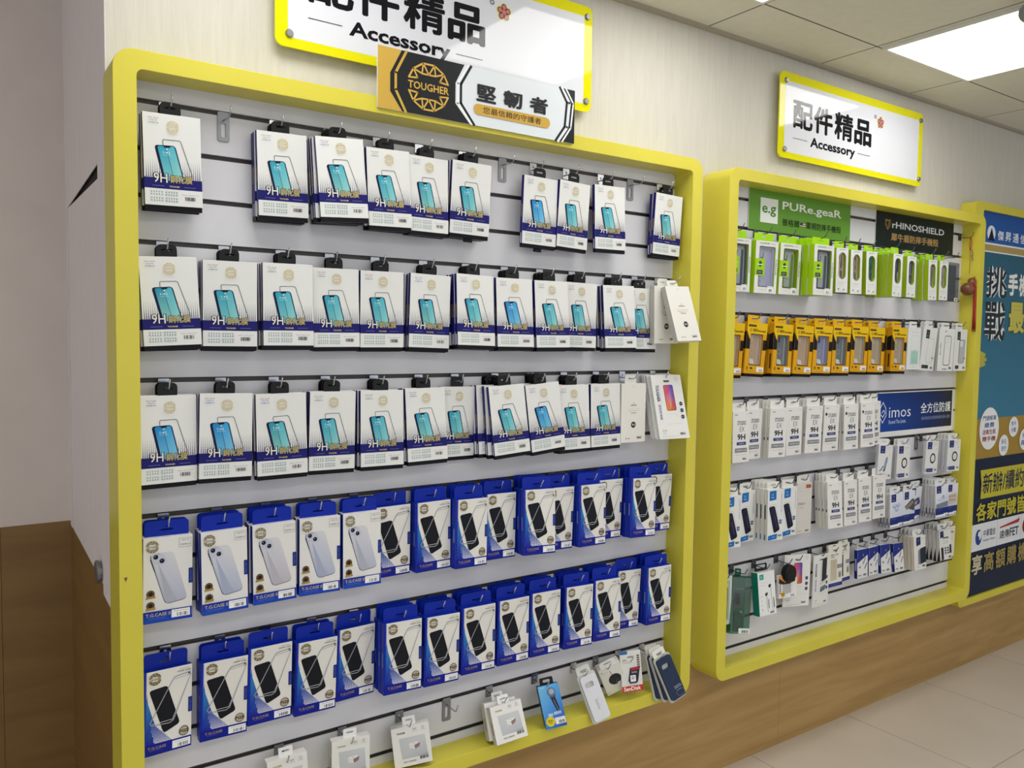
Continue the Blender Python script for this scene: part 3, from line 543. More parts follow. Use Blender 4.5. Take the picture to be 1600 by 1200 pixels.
def windowed(w, h, t, u0, v0, u1, v1, r, dep, col, side, floor, n=4, inside=None):
    b = B(); o = rrect(-w/2, w/2, -h, 0, .0008, n); i = rrect(-w/2+u0*w, -w/2+u1*w, -v1*h, -v0*h, r, n)
    b.ring(o, i, 0, t, col, 0, inside or side, floor, dep)
    for f in b.bm.faces:
        if f.normal.length == 0: f.normal_update()
        f.normal_update()
        if abs(f.normal.y) < .3 and all(abs(v.co.x) > w/2-.001 or v.co.z > -.001 or v.co.z < -h+.001 for v in f.verts):
            for l in f.loops: l[b.cl] = lin(side)
    return b, P(b, w, h), i
def pane(i, y=.0008):
    b = B(); b.face([(x, y, z) for x, z in i]); return ('window_film', b.mesh('window_film', [CLEAR]))
def k_puregear(w, h, t, v=0):
    ac = ('#4b5862', '#a79fd0', '#6f8a1e', '#48545c')[v % 4]
    b, p, i = windowed(w, h, t, .16, .10, .88, .88, .006, .014, '#e3e3de', '#9cc414', '#c2c4c8')
    p.text('DUALTEK PRO', .17, .03, .60, .06, '#3a3c40', .01); p.text('CLEAR', .64, .03, .86, .058, '#a8aab0'); p.poly([(.0, .34), (.42, .34), (.42, .66), (.0, .66)], '#9fd016')
    p.disc(.22, .43, .008, '#3a4630', n=14); p.rect(.10, .445, .34, .462, '#e8eee0'); p.poly([(.12, .47), (.32, .47), (.22, .50)], '#3a4630'); p.rr(.08, .56, .34, .64, .002, '#3c4446'); p.text('DROP', .13, .585, .29, .615, '#aab0a8', .01)
    p.text('PUREGEAR', .90, .34, .955, .64, '#55585c', 0, 0, 1); p.line([(.2, .93), (.55, .93)], .0006, '#a0a0a6'); p.label(.58, .86, .82, .975, 6+v); m = b.mesh('carton')
    b = B(); b.ring(rrect(-.28*w, .33*w, -.86*h, -.12*h, .008), rrect(-.24*w, .29*w, -.845*h, -.135*h, .006), .003, .013, ac, 0, None, '#aeb2b8', .010); q = P(b, w, h, .0095); q.rrq([(.62, .20), (.74, .20), (.72, .84), (.60, .84)], .001, ac); q.line([(.26, .15), (.30, .30), (.40, .33), (.44, .22)], .003, '#26282c'); q.disc(.74, .19, .005, '#caa23c', n=12); q.circ(.30, .76, .004, .0016, '#3a3e44')
    if v == 1: q.text('A14', .24, .74, .36, .82, '#6a62a8', .02, 0, 1)
    cs = b.mesh('phone_case')
    return [('carton', m), ('phone_case', cs), pane(i), ('hang_tab', hang_tab(w*.86, .028, t-.004, '#a8dc18', .026, .005, .003))]
def k_cable(w, h, t, v=0):
    c1, c2 = (('#c3a58c', '#4a4648'), ('#b59c8c', '#5a5054'), ('#3f7468', '#2a4a48'), ('#3a3e5e', '#5a6078'), ('#34344e', '#7a7f94'), ('#8a7a6c', '#5e5450'), ('#a89a8c', '#7c726a'))[v % 7]
    b, p, i = windowed(w, h, t, .22, .10, .82, .70, .020, .012, '#e4e5e2', '#93ae18', '#cfcdca', 6)
    p.text('CABLE STRAP', .26, .03, .76, .05, '#55575c', .01); p.line([(.14, .76), (.80, .765)], .0006, '#a8a8ae'); p.line([(.14, .785), (.72, .79)], .0006, '#b4b4ba'); p.disc(.24, .92, .0035, '#4c8a2c', n=10); p.label(.48, .87, .80, .965, v+2); p.line([(.14, .83), (.5, .83)], .0006, '#b8b8be'); m = b.mesh('carton')
    b = B(); rnd = random.Random(v)
    for k in range(3):
        x = (-.10+.10*k)*w; pts = [(x+rnd.uniform(-.05, .05)*w, .006+.001*k, z*h) for z in (-.14, -.24, -.36, -.48, -.58, -.66)]
        b.tube(pts, .0032, 6, c1 if k != 1 else c2)
    b.tube([(-.13*w, .005, -.16*h), (0, .004, -.125*h), (.13*w, .005, -.17*h), (.10*w, .005, -.40*h), (-.08*w, .004, -.50*h)], .003, 6, c1)
    return [('carton', m), ('coiled_strap', b.mesh('coiled_strap')), pane(i), ('hang_tab', hang_tab(w*.8, .026, t-.003, '#a8dc18', .022, .005, .003))]
def k_bag(w, h, t, v=0):
    b = B(); b.prism(rrect(-w/2, w/2, -h, 0, .004), 0, .003, '#b8bcc2'); m = b.mesh('bag', [BAGM])
    b = B(); b.box(-w*.42, w*.30, .0036, t, -h*.95, -h*.06, '#8f949c', bev=.003); p = P(b, w, h, .0034); p.vgrad(.1, .08, .78, .92, '#a4a9b0', '#8c9199'); q = b.mesh('grey_sleeve')
    b = B(); b.box(w*.12, w*.44, -.0012, -.0002, -h*.99, -h*.90, '#e2e4da'); p = P(b, w, h, -.0014); p.bars(.68, .92, .9, .97)
    return [('grey_sleeve', q), ('bag', m), ('price_sticker', b.mesh('price_sticker'))]
def k_yellow(w, h, t, v=0):
    inn = ('#c2a58a', '#8a90b4', '#6f787e', '#b8a892')[v % 4]
    b, p, i = windowed(w, h, t, .20, .22, .82, .84, .002, .014, '#dba216', '#c98e12', '#b09a80')
    p.poly([(0, 0), (1, 0), (1, .22), (.20, .22), (.12, .30), (.0, .17)], None, 0, ['#e6bc14']*6); p.poly([(0, .17), (.12, .30), (.19, .34), (.19, .52), (0, .52)], '#17171a'); p.rect(.83, .33, 1, .53, '#17171a')
    p.rr(.06, .045, .44, .085, .001, '#1d1a14'); p.line([(.10, .065), (.40, .065)], .0008, '#b49a3c'); p.circ(.19, .15, .004, .0015, '#4a3a10'); p.text('EXO', .30, .12, .52, .175, '#2a2210', .04); p.text('GUARD', .54, .145, .94, .175, '#2a2210', .04)
    p.text('防摔', .10, .86, .17, .93, '#5a3c10', .02); p.poly([(.26, .89), (.34, .87), (.42, .90), (.34, .915)], '#3a2810'); p.line([(.15, .965), (.5, .965)], .0006, '#7a5a18'); p.label(.60, .865, .95, .96, v+4)
    x = -w/2-.00015
    b.face([(x, .0005, -.17*h), (x, .0005, -.52*h), (x, t-.001, -.52*h), (x, t-.001, -.22*h)], lin('#17171a')); b.face([(x-.0001, t*.3, -.60*h), (x-.0001, t*.3, -.90*h), (x-.0001, t*.6, -.90*h), (x-.0001, t*.6, -.60*h)], lin('#4a3410'))
    m = b.mesh('carton')
    b = B(); b.ring(rrect(-.27*w, .29*w, -.82*h, -.24*h, .008), rrect(-.24*w, .26*w, -.81*h, -.25*h, .007), .003, .013, inn, 0, None, inn, .008); q = P(b, w, h, .0075); q.rrq([(.24, .24), (.42, .24), (.44, .37), (.26, .38)], .006, '#c8b8a6' if v in (0, 3) else '#3a3e44'); q.circ(.40, .55, .010, .0014, '#c9b8a4'); q.line([(.66, .26), (.64, .80)], .003, '#cfc4b8'); q.poly([(.24, .80), (.30, .70), (.50, .72), (.56, .81)], '#e6ddcf')
    b2 = B(); b2.box(-w/2+.002, w/2+.001, .002, t, -h-.011, -h-.0002, '#120d0c', bev=.0006)
    return [('carton', m), ('phone_case', b.mesh('phone_case')), pane(i), ('base_lip', b2.mesh('base_lip')), ('hang_tab', hang_tab(w*.62, .026, t-.003, '#e6b414', .026, .006, .004))]
def k_mint(w, h, t, v=0):
    b, p = body(w, h, t, col='#dfe2e0')
    p.line([(.28, .10), (.84, .11)], .0008, '#9aa0a4'); p.line([(.30, .19), (.86, .19), (.82, .88), (.26, .88), (.30, .19)], .0007, '#a4aaae'); p.vgrad(.29, .55, .83, .86, '#a9cfc0', '#97c4b4'); p.circ(.56, .58, .006, .0008, '#6a9a8a'); p.text('9H', .50, .52, .62, .545, '#6a9a8a'); p.line([(.45, .94), (.62, .94)], .001, '#88888e')
    return [('carton', b.mesh('carton')), ('hang_tab', hang_tab(.055, .026, t-.002, '#e2e4e2', .026, .006, .006))]
def k_whitecase(w, h, t, v=0):
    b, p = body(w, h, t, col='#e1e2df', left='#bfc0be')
    if v != 1: p.rr(.22, .06, .46, .26, .001, '#26332f'); p.circ(.34, .13, .004, .0008, '#a8b4ae'); p.text('KS', .29, .18, .39, .22, '#a8b4ae', .01); p.rr(.14, .87, .60 if v == 0 else .42, .95, .001, '#26332f'); p.line([(.2, .91), (.36, .91)], .001, '#98a49e')
    else: p.text('CLEAR CASE', .10, .33, .16, .62, '#55585c', .03, 0, 1); p.text('NEW', .36, .05, .48, .075, '#33363a', .04); p.text('CASE-3', .30, .94, .62, .965, '#44474b', .03)
    wd = (.0008, .0026, .002)[v % 3]; cq = ('#7a7e82', '#34373c', '#34373c')[v % 3]
    if v == 2: p.rrq([(.44, .26), (.82, .26), (.80, .80), (.38, .80)], .010, '#b4b6b8')
    o = [(.42, .17), (.74, .17), (.80, .21), (.76, .82), (.70, .86), (.40, .86), (.34, .82), (.38, .20), (.42, .17)] if v == 1 else [(.46, .26), (.80, .26), (.84, .29), (.80, .78), (.74, .81), (.42, .81), (.37, .78), (.42, .28), (.46, .26)]
    p.line(o, wd, cq)
    if v == 1: p.line([(.58, .19), (.58, .32), (.42, .33)], .0007, '#7a7e82')
    if v == 2: p.rrq([(.46, .28), (.68, .28), (.66, .42), (.45, .42)], .006, '#dcdddc')
    if v != 1: p.line([(.74, .70), (.92, .70)], .0022, '#44474b'); p.line([(.83, .65), (.83, .75)], .0012, '#44474b')
    p.bars(.74, .90, .90, .95); return [('carton', b.mesh('carton')), ('hang_tab', hang_tab(.06, .027, t-.002, '#e2e3e0', .03, .006, .006))]
def k_studio(w, h, t, v=0):
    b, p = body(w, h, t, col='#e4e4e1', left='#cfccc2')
    K = '#34363e'
    p.text('imos', .12, .055, .30, .08, K, .02); p.line([(.78, .05), (.90, .075)], .0007, '#8a8ca0')
    p.text('STUDIO', .28, .19, .80, .27, '#484a52', .012); p.text('EX', .42, .30, .70, .40, '#5c5e68', -.01); p.text('9H', .28, .445, .76, .56, '#2f3138', .03)
    p.rect(.24, .60, .80, .66, '#3a3f78'); p.text('PREMIUM', .36, .618, .68, .642, '#b8bcd8', .01); p.rect(.14, .72, .86, .80, '#77787e'); p.text('CORNING GLASS', .18, .74, .82, .78, '#dcdce0', .01); p.line([(.20, .85), (.82, .85)], .0006, '#8e8e96')
    p.bars(.60, .915, .82, .95); p.line([(.55, .90), (.84, .895)], .0005, '#9a9aa0')
    if v: p.disc(.14, .20, .006, '#2c4a3c', n=12)
    x = -w/2-.00015; b.face([(x, t*.3, -.58*h), (x, t*.3, -.64*h), (x, t*.7, -.64*h), (x, t*.7, -.58*h)], lin('#2f3138')); b.face([(x, t*.4, -.38*h), (x, t*.4, -.54*h), (x, t*.6, -.54*h), (x, t*.6, -.38*h)], lin('#a8a69e'))
    return [('carton', b.mesh('carton')), ('hang_tab', hang_tab(w*.82, .028, t-.001, '#e6e5e0', .026, .006, .005))]
def k_bluephone(w, h, t, v=0):
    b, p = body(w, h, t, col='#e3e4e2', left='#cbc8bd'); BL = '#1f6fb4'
    p.rrq([(.10, .03), (.54, .02), (.54, .20), (.10, .22)], .004, BL); p.circ(.30, .10, .003, .001, '#dfe8f2'); p.text('imos', .22, .14, .40, .165, '#dfe8f2', .01)
    p.line([(.10, .31), (.44, .29), (.52, .32), (.72, .64)], .0008, '#a8aab0')
    p.rrq([(.06, .34), (.44, .32), (.80, .80), (.42, .86)], .008, '#191a2c'); p.rrq([(.16, .36), (.40, .34), (.74, .79), (.46, .83)], .006, None, ['#23223c', '#2b2a4a', '#1a1830', '#181630']); p.line([(.42, .50), (.60, .74)], .0012, '#6a6aa8')
    p.rr(.74, .60, .90, .68, .001, '#27517e'); p.text('3D', .78, .62, .87, .66, '#dfe8f2', .01); p.rrq([(.06, .90), (.62, .87), (.60, .97), (.04, .99)], .002, BL); p.line([(.30, .935), (.48, .925)], .001, '#dfe8f2'); p.bars(.68, .89, .90, .93); p.text('SMOOTH CLEAR', .84, .08, .90, .46, '#8a90b0', 0, 0, 1)
    for a, c, cc in ((-.04, -.24, '#d8d6cc'), (-.30, -.58, '#2a3a4a'), (-.88, -.98, BL)): x = -w/2-.00015; b.face([(x, t*.6, a*h), (x, t*.6, c*h), (x, t*.95, c*h), (x, t*.95, a*h)], lin(cc))
    return [('carton', b.mesh('carton')), ('hang_tab', hang_tab(w*.8, .027, t-.001, '#e4e4de', .028, .006, .005))]
def k_grey(w, h, t, v=0):
    b, p = body(w, h, t, col='#d3cec8'); p.rect(.58, .03, .92, .10, '#a05c34'); p.text('抗藍光', .08, .38, .56, .43, '#77706c'); p.text('Anti Blue Light', .14, .47, .46, .495, '#9a928c'); p.line([(.08, .16), (.3, .15)], .0006, '#a89f98'); p.bars(.60, .93, .84, .965, '#4a4644')
    for k in range(3): p.disc(.12+.10*k, .95, .002, '#8a8280', n=8)
    return [('carton', b.mesh('carton')), ('hang_tab', hang_tab(w*.85, .028, t-.001, '#dedbd4', .028, .006, .005))]
def k_ring(w, h, t, v=0):
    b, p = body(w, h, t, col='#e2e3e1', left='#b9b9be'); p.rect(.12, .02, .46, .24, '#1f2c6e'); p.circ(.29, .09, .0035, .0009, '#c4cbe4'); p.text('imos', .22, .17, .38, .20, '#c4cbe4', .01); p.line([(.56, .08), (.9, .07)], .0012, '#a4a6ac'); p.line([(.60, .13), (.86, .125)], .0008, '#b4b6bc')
    if v == 0:
        p.rrq([(.56, .36), (.70, .34), (.52, .76), (.38, .78)], .008, '#22304e'); p.poly([(.58, .37), (.68, .36), (.66, .50), (.46, .74), (.42, .70)], '#7f97c0'); p.disc(.78, .28, .002, '#4a5060', n=8)
    else:
        for r_, c in ((.0225, '#1e1f24'), (.0155, '#e2e3e1')): p.disc(.57, .53, r_, c, n=26, asp=.98)
        p.poly([(.55, .45), (.60, .49), (.58, .60), (.54, .58)], '#cfd0ce'); p.disc(.84, .25, .002, '#4a5060', n=8)
    p.rect(.14, .84, .62, .95, '#232f72'); p.text('MAGNETIC RING', .22, .88, .56, .91, '#c4cbe4'); p.rect(.04, .84, .08, .94, '#232f72'); p.bars(.76, .86, .90, .92); p.line([(.06, .06), (.06, .2)], .0006, '#a4a6ac')
    return [('carton', b.mesh('carton')), ('hang_tab', hang_tab(w*.72, .026, t-.001, '#e4e4e1', .028, .006, .006))]
def k_lens(w, h, t, v=0):
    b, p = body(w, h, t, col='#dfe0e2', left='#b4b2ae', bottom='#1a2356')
    p.poly([(0, 0), (1, 0), (1, .68), (0, .68)], None, 0, ['#e4e6ea', '#e0e3ec', '#c9cfe2', '#d4d8e6']); p.rect(.10, .02, .46, .24, '#1f2c6e'); p.circ(.28, .09, .0035, .0009, '#c4cbe4'); p.text('imos', .20, .17, .36, .20, '#c4cbe4', .01)
    if v == 0:
        for u, q in ((.34, .36), (.62, .34), (.5, .46)): p.disc(u, q, .009, '#8f9ac0', n=16, asp=1.6); p.disc(u, q-.02, .007, '#c6cde2', n=16, asp=1.6)
    elif v == 1: p.rrq([(.10, .46), (.80, .22), (1, .30), (.98, .60), (.3, .68), (.04, .62)][:4], .008, '#4e4c4c'); p.poly([(.2, .46), (.8, .28), (.9, .36), (.3, .56)], '#8a8478')
    elif v == 2: p.rrq([(.06, .42), (.8, .30), (.94, .50), (.2, .62)], .008, '#4a4668'); p.poly([(.2, .50), (.7, .40), (.6, .52)], '#b4a8c4')
    elif v == 3: p.rrq([(.06, .44), (.5, .36), (.94, .40), (.5, .50)], .004, '#c4cdda'); p.rrq([(.06, .56), (.96, .50), (.96, .66), (.06, .68)], .004, '#7a828e'); p.disc(.6, .36, .008, '#9aa4b8', n=14)
    else: p.rrq([(.1, .34), (.9, .28), (.94, .60), (.14, .64)], .008, '#cfc0b2'); [p.disc(.3+.2*(k % 3), .38+.12*(k//3), .004, '#4c4440', n=10) for k in range(6)]
    p.rect(0, .68, 1, .97, '#1b2a74'); p.text('LENS PROTECTOR', .08, .715, .5, .735, '#8f9ccc'); p.line([(.08, .78), (.4, .775)], .0007, '#5a6ab0'); p.rect(.0, .88, .62, .955, '#e4e6ee'); p.label(.62, .86, .94, .955, v)
    x = -w/2-.00015; b.face([(x, t*.2, -.80*h), (x, t*.2, -.95*h), (x, t*.7, -.95*h), (x, t*.7, -.80*h)], lin('#6a6c74'))
    return [('carton', b.mesh('carton')), ('hang_tab', hang_tab(w*.8, .026, t-.001, '#dedfdf', .028, .006, .006))]
def k_green(w, h, t, v=0):
    b, p = body(w, h, t, col='#c8ccc6', left='#1d3a2c'); p.rect(.04, .02, .80, .96, '#c3c9c2'); p.rect(.04, .24, .66, .90, '#26402e'); p.disc(.52, .13, .008, '#2f6a58', n=16); p.circ(.52, .13, .006, .0008, '#d8e4dc'); p.rect(.70, .10, .78, .90, '#8ea890')
    return [('carton', b.mesh('carton')), ('hang_tab', hang_tab(w*.5, .02, t-.001, '#3a5a48', .02, .005, .004))]
def k_greenclear(w, h, t, v=0):
    b = B(); b.box(-w/2, w/2, 0, t, -h, 0, bev=.006); sh = b.mesh('clear_shell', [GREENCLEAR])
    b = B(); b.box(-w/2+.006, w/2-.006, t-.006, t-.003, -h+.004, -.003, '#1d7a5c', bev=.001); p = P(b, w, h, t-.0062); p.rrq([(.28, .20), (.86, .19), (.82, .56), (.24, .58)], .002, '#7f7f78'); p.text('Data Cable', .50, .22, .84, .25, '#d8dcd4'); p.disc(.72, .64, .006, '#c9d6cc', n=16, asp=1.5); card = b.mesh('insert_card')
    b = B(); b.tube([(-.006, t*.45, -.06), (-.004, t*.45, -.075), (-.002, t*.45, -.10)], [.005, .007, .004], 8, '#4a3c34'); b.tube([(-.024, t*.45, -.06), (-.026, t*.45, -.11)], .003, 8, '#5c5348'); b.tube([(-.02, t*.4, -.13), (.0, t*.4, -.125), (.02, t*.4, -.14), (.018, t*.4, -.17), (-.018, t*.4, -.175), (-.02, t*.4, -.13)], .003, 8, '#3a5a4c')
    cb = b.mesh('charging_cable')
    b = B(); b.box(-w*.10, w*.45, -.0014, -.0004, -h*.99, -h*.90, '#dfe4de'); p = P(b, w, h, -.0016); p.bars(.55, .93, .88, .975)
    return [('insert_card', card), ('charging_cable', cb), ('clear_shell', sh), ('price_sticker', b.mesh('price_sticker')), ('hang_tab', hang_tab(.03, .024, t-.004, '#1d5a44', .014, .006, .004))]
def k_ear(w, h, t, v=0):
    b, p = body(w, h, t, col='#e8e9e8', left='#0f7d69'); p.rr(.10, .05, .34, .17, .001, '#1f9c8c'); p.text('k', .18, .08, .26, .14, '#bfe4dc', .02); p.line([(.1, .24), (.9, .25)], .0005, '#b8babc'); p.line([(.12, .30), (.4, .31)], .0006, '#a8aab0')
    for u, q in ((.66, .34), (.44, .52)): p.disc(u, q, .0058, '#26282c', n=14); p.disc(u+.05, q-.02, .004, '#4a4c52', n=12)
    p.line([(.72, .36), (.74, .60), (.80, .92)], .0012, '#55575c'); p.line([(.46, .54), (.47, .74), (.50, .92)], .0012, '#55575c'); p.line([(.56, .64), (.57, .84)], .0028, '#34363a'); p.line([(.86, .62), (.88, .84)], .003, '#2a2c30')
    for k in range(4): p.disc(.16, .55+.10*k, .002, '#8fb4ae' if k < 3 else '#7a4a34', n=8)
    p.bars(.62, .92, .84, .965)
    return [('carton', b.mesh('carton')), ('hanger', hang_tab(.062, .026, t*.8, '#131417', .048, .012, .004, [BLACK], .002, .6))]
def k_holder(w, h, t, v=0):
    b, p = body(w, h, t, col='#e5e4e0'); p.poly([(0, 0), (1, 0), (1, .12), (.5, .42), (0, .25)], None, 0, ['#d88a4a', '#e8a060', '#c87840', '#e09050', '#d88a4a']); p.poly([(0, .12), (.35, .34), (.9, .1), (.9, .3), (.4, .46), (0, .34)], '#2c201c')
    p.rect(.2, .4, .66, .82, '#b8b8b4'); p.rect(.7, .34, .96, .80, '#e8e7e2'); p.disc(.22, .84, .010, '#d8a21c', n=18); p.text('車架', .13, .79, .31, .88, '#6a4c10', .02); p.label(.5, .80, .9, .97, 3)
    for k in range(5): p.rect(.03, .38+.09*k, .10, .43+.09*k, '#44423e')
    m = b.mesh('carton'); b = B(); b.tube([(0, .004, .006), (0, -.002, .006), (0, -.012, .006), (0, -.0121, .006), (0, -.016, .006)], [.034, .034, .032, .029, .027], 26); hd = b.mesh('magnetic_disc', [BLACK])
    b = B(); p2 = P(b, w, h, -.0186); p2.text('holder', .42, .02, .60, .06, '#9a9a9e')
    return [('carton', m), ('magnetic_disc', hd)]
def k_window(w, h, t, v=0):
    b, p = body(w, h, t, col='#e4e2d6', left='#c4c0ae'); p.text('SMART CASE', .16, .16, .70, .20, '#3a3c4c', .01); p.text('CLEAR', .16, .22, .44, .25, '#2a2c3c', .03)
    if v == 0: p.vgrad(.14, .30, .60, .84, '#bdb49c', '#c6bea8'); p.line([(.38, .42), (.40, .54)], .0016, '#7a7466')
    else: p.rect(.04, .28, .38, .86, '#24262c'); p.line([(.42, .3), (.42, .85)], .0008, '#b8b4a8')
    for k in range(3): p.rect(.62, .45+.035*k, .98, .47+.035*k, '#2c3276')
    p.rect(.70, .62, .92, .80, '#c2c0b8'); p.bars(.74, .66, .88, .78); p.rect(0, .91, 1, 1, '#242c80'); p.line([(.14, .955), (.8, .95)], .001, '#8a94c8'); p.rect(.3, .05, .6, .075, '#3a3a3c')
    return [('carton', b.mesh('carton')), ('hang_tab', hang_tab(w*.9, .012, t-.001, '#e4e2d8', .02, .004, .004))]
def k_bluecable(w, h, t, v=0):
    b, p = body(w, h, t, col='#dcdcdc', left='#1a2674'); p.poly([(0, 0), (1, 0), (1, .22), (0, .46)], '#1d2f82'); p.line([(.06, .06), (.06, .26)], .0012, '#8f9cd0'); p.disc(.56, .2, .0045, '#8a6a48', n=14); p.circ(.56, .2, .0042, .0007, '#b89a64')
    p.disc(.24, .60, .0055, '#3a3c44', n=14); p.disc(.25, .58, .003, '#e0e0e0', n=10)
    for a, q in ((.55, .40), (.70, .58)): p.line([(a, q+.10), (a+.20, q-.08)], .005, '#6a6c72')
    p.text('SPEED', .08, .88, .36, .92, '#44464c', .02); p.bars(.56, .86, .84, .93)
    x = -w/2-.00015; b.face([(x, t*.25, -.30*h), (x, t*.25, -.72*h), (x, t*.7, -.72*h), (x, t*.7, -.30*h)], lin('#9aa0c4'))
    return [('carton', b.mesh('carton')), ('hang_tab', hang_tab(w*.6, .024, t-.001, '#b6b8ba', .02, .006, .003, None, .001, .6))]
def k_navybox(w, h, t, v=0):
    b, p = body(w, h, t, col='#e3e2de', left='#c6bdae'); p.rrq([(.20, .04), (.56, .03), (.56, .26), (.20, .29)], .001, '#1f2c5e'); p.circ(.38, .13, .0035, .0009, '#c4cbe4'); p.line([(.64, .10), (.92, .08)], .0014, '#a4a6ac'); p.line([(.66, .16), (.9, .15)], .0008, '#b4b6bc'); p.disc(.88, .26, .002, '#55585e', n=8)
    p.rrq([(.34, .42), (.60, .38), (.58, .82), (.32, .84)], .003, '#7c8088'); p.rrq([(.50, .38), (1, .34), (1, .80), (.50, .84)], .003, '#232a3c'); p.line([(.14, .92), (.44, .90)], .001, '#a4a6ac'); p.bars(.66, .87, .90, .93)
    return [('carton', b.mesh('carton')), ('hang_tab', hang_tab(w*.72, .026, t-.001, '#e4e4e1', .028, .006, .006))]
def k_blackbase(w, h, t, v=0):
    b, p = body(w, h, t, col='#e1e1de', left='#bdbbb6', bottom='#15161a'); p.rrq([(.08, .04), (.38, .03), (.38, .22), (.08, .25)], .001, '#1f2c5e'); p.circ(.23, .11, .0035, .0009, '#c4cbe4')
    p.text('超級防護貼', .30, .22, .80, .28, '#2a2c32', .02); p.text('Screen Guard', .34, .34, .70, .37, '#6a6c72'); p.line([(.28, .43), (.80, .40)], .0012, '#8a8c92'); p.poly([(.10, .56), (.30, .55), (.30, .94), (.10, .96)], '#22242a'); p.poly([(.84, .50), (1, .48), (1, .76), (.82, .78)], '#2a2c34')
    for i_ in range(6): p.rect(.40+.22*(i_ % 2), .56+.08*(i_//2), .54+.22*(i_ % 2), .61+.08*(i_//2), '#3a3c42')
    p.bars(.72, .84, .92, .92); p.rect(0, .96, 1, 1, '#17181c')
    x = -w/2-.00015; b.face([(x, t*.1, -.56*h), (x, t*.1, -h+.001), (x, t*.9, -h+.001), (x, t*.9, -.9*h)], lin('#191a1e'))
    return [('carton', b.mesh('carton')), ('hang_tab', hang_tab(w*.8, .026, t-.001, '#e4e4e1', .028, .006, .006))]
def k_creambox(w, h, t, v=0):
    b, p = body(w, h, t, col='#e2ddd0'); p.text('FILM', .62, .16, .84, .22, '#4a4640', .03); [p.disc(.72, .30+.07*k, .002, '#55504a', n=8) for k in range(3)]; p.line([(.3, .10), (.9, .09)], .0008, '#b8b0a0')
    return [('carton', b.mesh('carton')), ('hang_tab', hang_tab(w*.8, .022, t-.001, '#e2ddd0', .028, .006, .006))]
# ================================================================ hooks and stacked goods
BR_ME = {}
def hook_meshes(L, long, dark):
    k = (round(L, 2), long, dark)
    if k not in BR_ME:
        L = max(.045, k[0]); mt = [DSTEEL] if dark else [CHROME]
        b = B()
        if long: b.ring(rrect(-.013, .013, -.062, .003, .004), rrect(-.005, .005, -.054, -.022, .004), -.0035, -.0008)
        else: b.ring(rrect(-.012, .012, -.028, .003, .002), rrect(-.003, .003, -.012, -.006, .002), -.0028, -.0008)
        b.box(-.012, .012, -.001, .0085, -.0032, -.0012); m1 = b.mesh('bracket', [STEEL] if long else [CHROME if not dark else DSTEEL])
        b = B(); b.tube([(0, -.002, -.016), (0, -L*.35, -.0165), (0, -L*.75, -.018), (0, -L*.9, -.0155), (0, -L-.003, .003)], .0017, 8); b.tube([(0, -L-.003, .003), (0, -L-.0035, .004)], .0021, 8); m2 = b.mesh('wire', mt, smooth=True)
        BR_ME[k] = (m1, m2)
    return BR_ME[k]
def hook(X, k, L, label, group, long=False, dark=False):
    m1, m2 = hook_meshes(L, long, dark); o = empty('slatwall_hook', (X, 0, Z0-.1*k), label, 'display hook', group)
    link('bracket', m1, o); link('wire', m2, o); return o
ORD = 'first second third fourth fifth sixth seventh eighth ninth tenth eleventh twelfth thirteenth fourteenth fifteenth sixteenth'.split()
ROWN = dict(g1='top row, left display', g2='second row, left display', g3='third row, left display', t4='fourth row, left display', t5='fifth row, left display', b6='bottom row, left display',
            p1='top row, right display', p2='second row, right display', p3='third row, right display', p4='fourth row, right display', p4b='row directly under dark blue board', p5b='lens row, right display', p5='bottom row, right display')
DESC = dict(glass=('glass_protector_box', 'white-and-navy glass protector box', 'box'), slim=('protector_box', 'plain white slim box', 'box'), card=('screen_film_pack', 'white pink-phone film card', 'package'), case2=('phone_case_box', 'blue-topped silver case box', 'box'), case1=('phone_case_box', 'blue clear-case box', 'box'),
            charger=('charger_box', 'white charger box', 'box'), carbox=('car_charger_box', 'blue car charger box', 'box'), blister=('phone_case_pack', 'phone case blister', 'package'), pad=('charging_pad_box', 'white charging pad box', 'box'), memory=('memory_card_pack', 'red memory card pack', 'package'),
            puregear=('rugged_case_box', 'green window case box', 'box'), cable=('strap_box', 'green oval-window box', 'box'), bag=('bagged_sleeve', 'grey clear-bagged sleeve', 'package'), yellow=('phone_case_box', 'yellow-and-black case box', 'box'), mint=('phone_case_box', 'white mint-panel box', 'box'), whitecase=('phone_case_box', 'white outline-drawing case box', 'box'),
            studio=('glass_protector_box', 'white 9H lettered box', 'box'), bluephone=('film_box', 'white blue-label box', 'box'), grey=('film_box', 'pale grey film box', 'box'), ring=('magnetic_ring_box', 'white ring-picture box', 'box'), lens=('lens_protector_box', 'white-and-navy lens box', 'box'), green=('accessory_box', 'dark green edge box', 'box'),
            greenclear=('cable_pack', 'green transparent cable pack', 'package'), ear=('earphone_box', 'white teal-sided earphone box', 'box'), holder=('phone_holder_box', 'black disc holder box', 'box'), window=('case_pack', 'cream window case pack', 'package'), bluecable=('cable_box', 'diagonal navy cable box', 'box'), navybox=('accessory_box', 'white navy-label box', 'box'), blackbase=('film_box', 'white black-based film box', 'box'), creambox=('film_box', 'cream film box', 'box'))
GROUP = dict(glass='glass protector boxes', case2='silver phone case boxes', case1='clear phone case boxes', charger='white charger boxes', studio='white 9H boxes', yellow='yellow case boxes', puregear='green window case boxes', cable='green oval-window boxes', bluephone='blue-label boxes', ring='ring-picture boxes', lens='lens boxes', whitecase='outline-drawing case boxes', bluecable='diagonal navy cable boxes', card='film cards', blister='phone case blisters', slim='plain slim boxes', window='window case packs', navybox='navy-label boxes', blackbase='black-based film boxes')
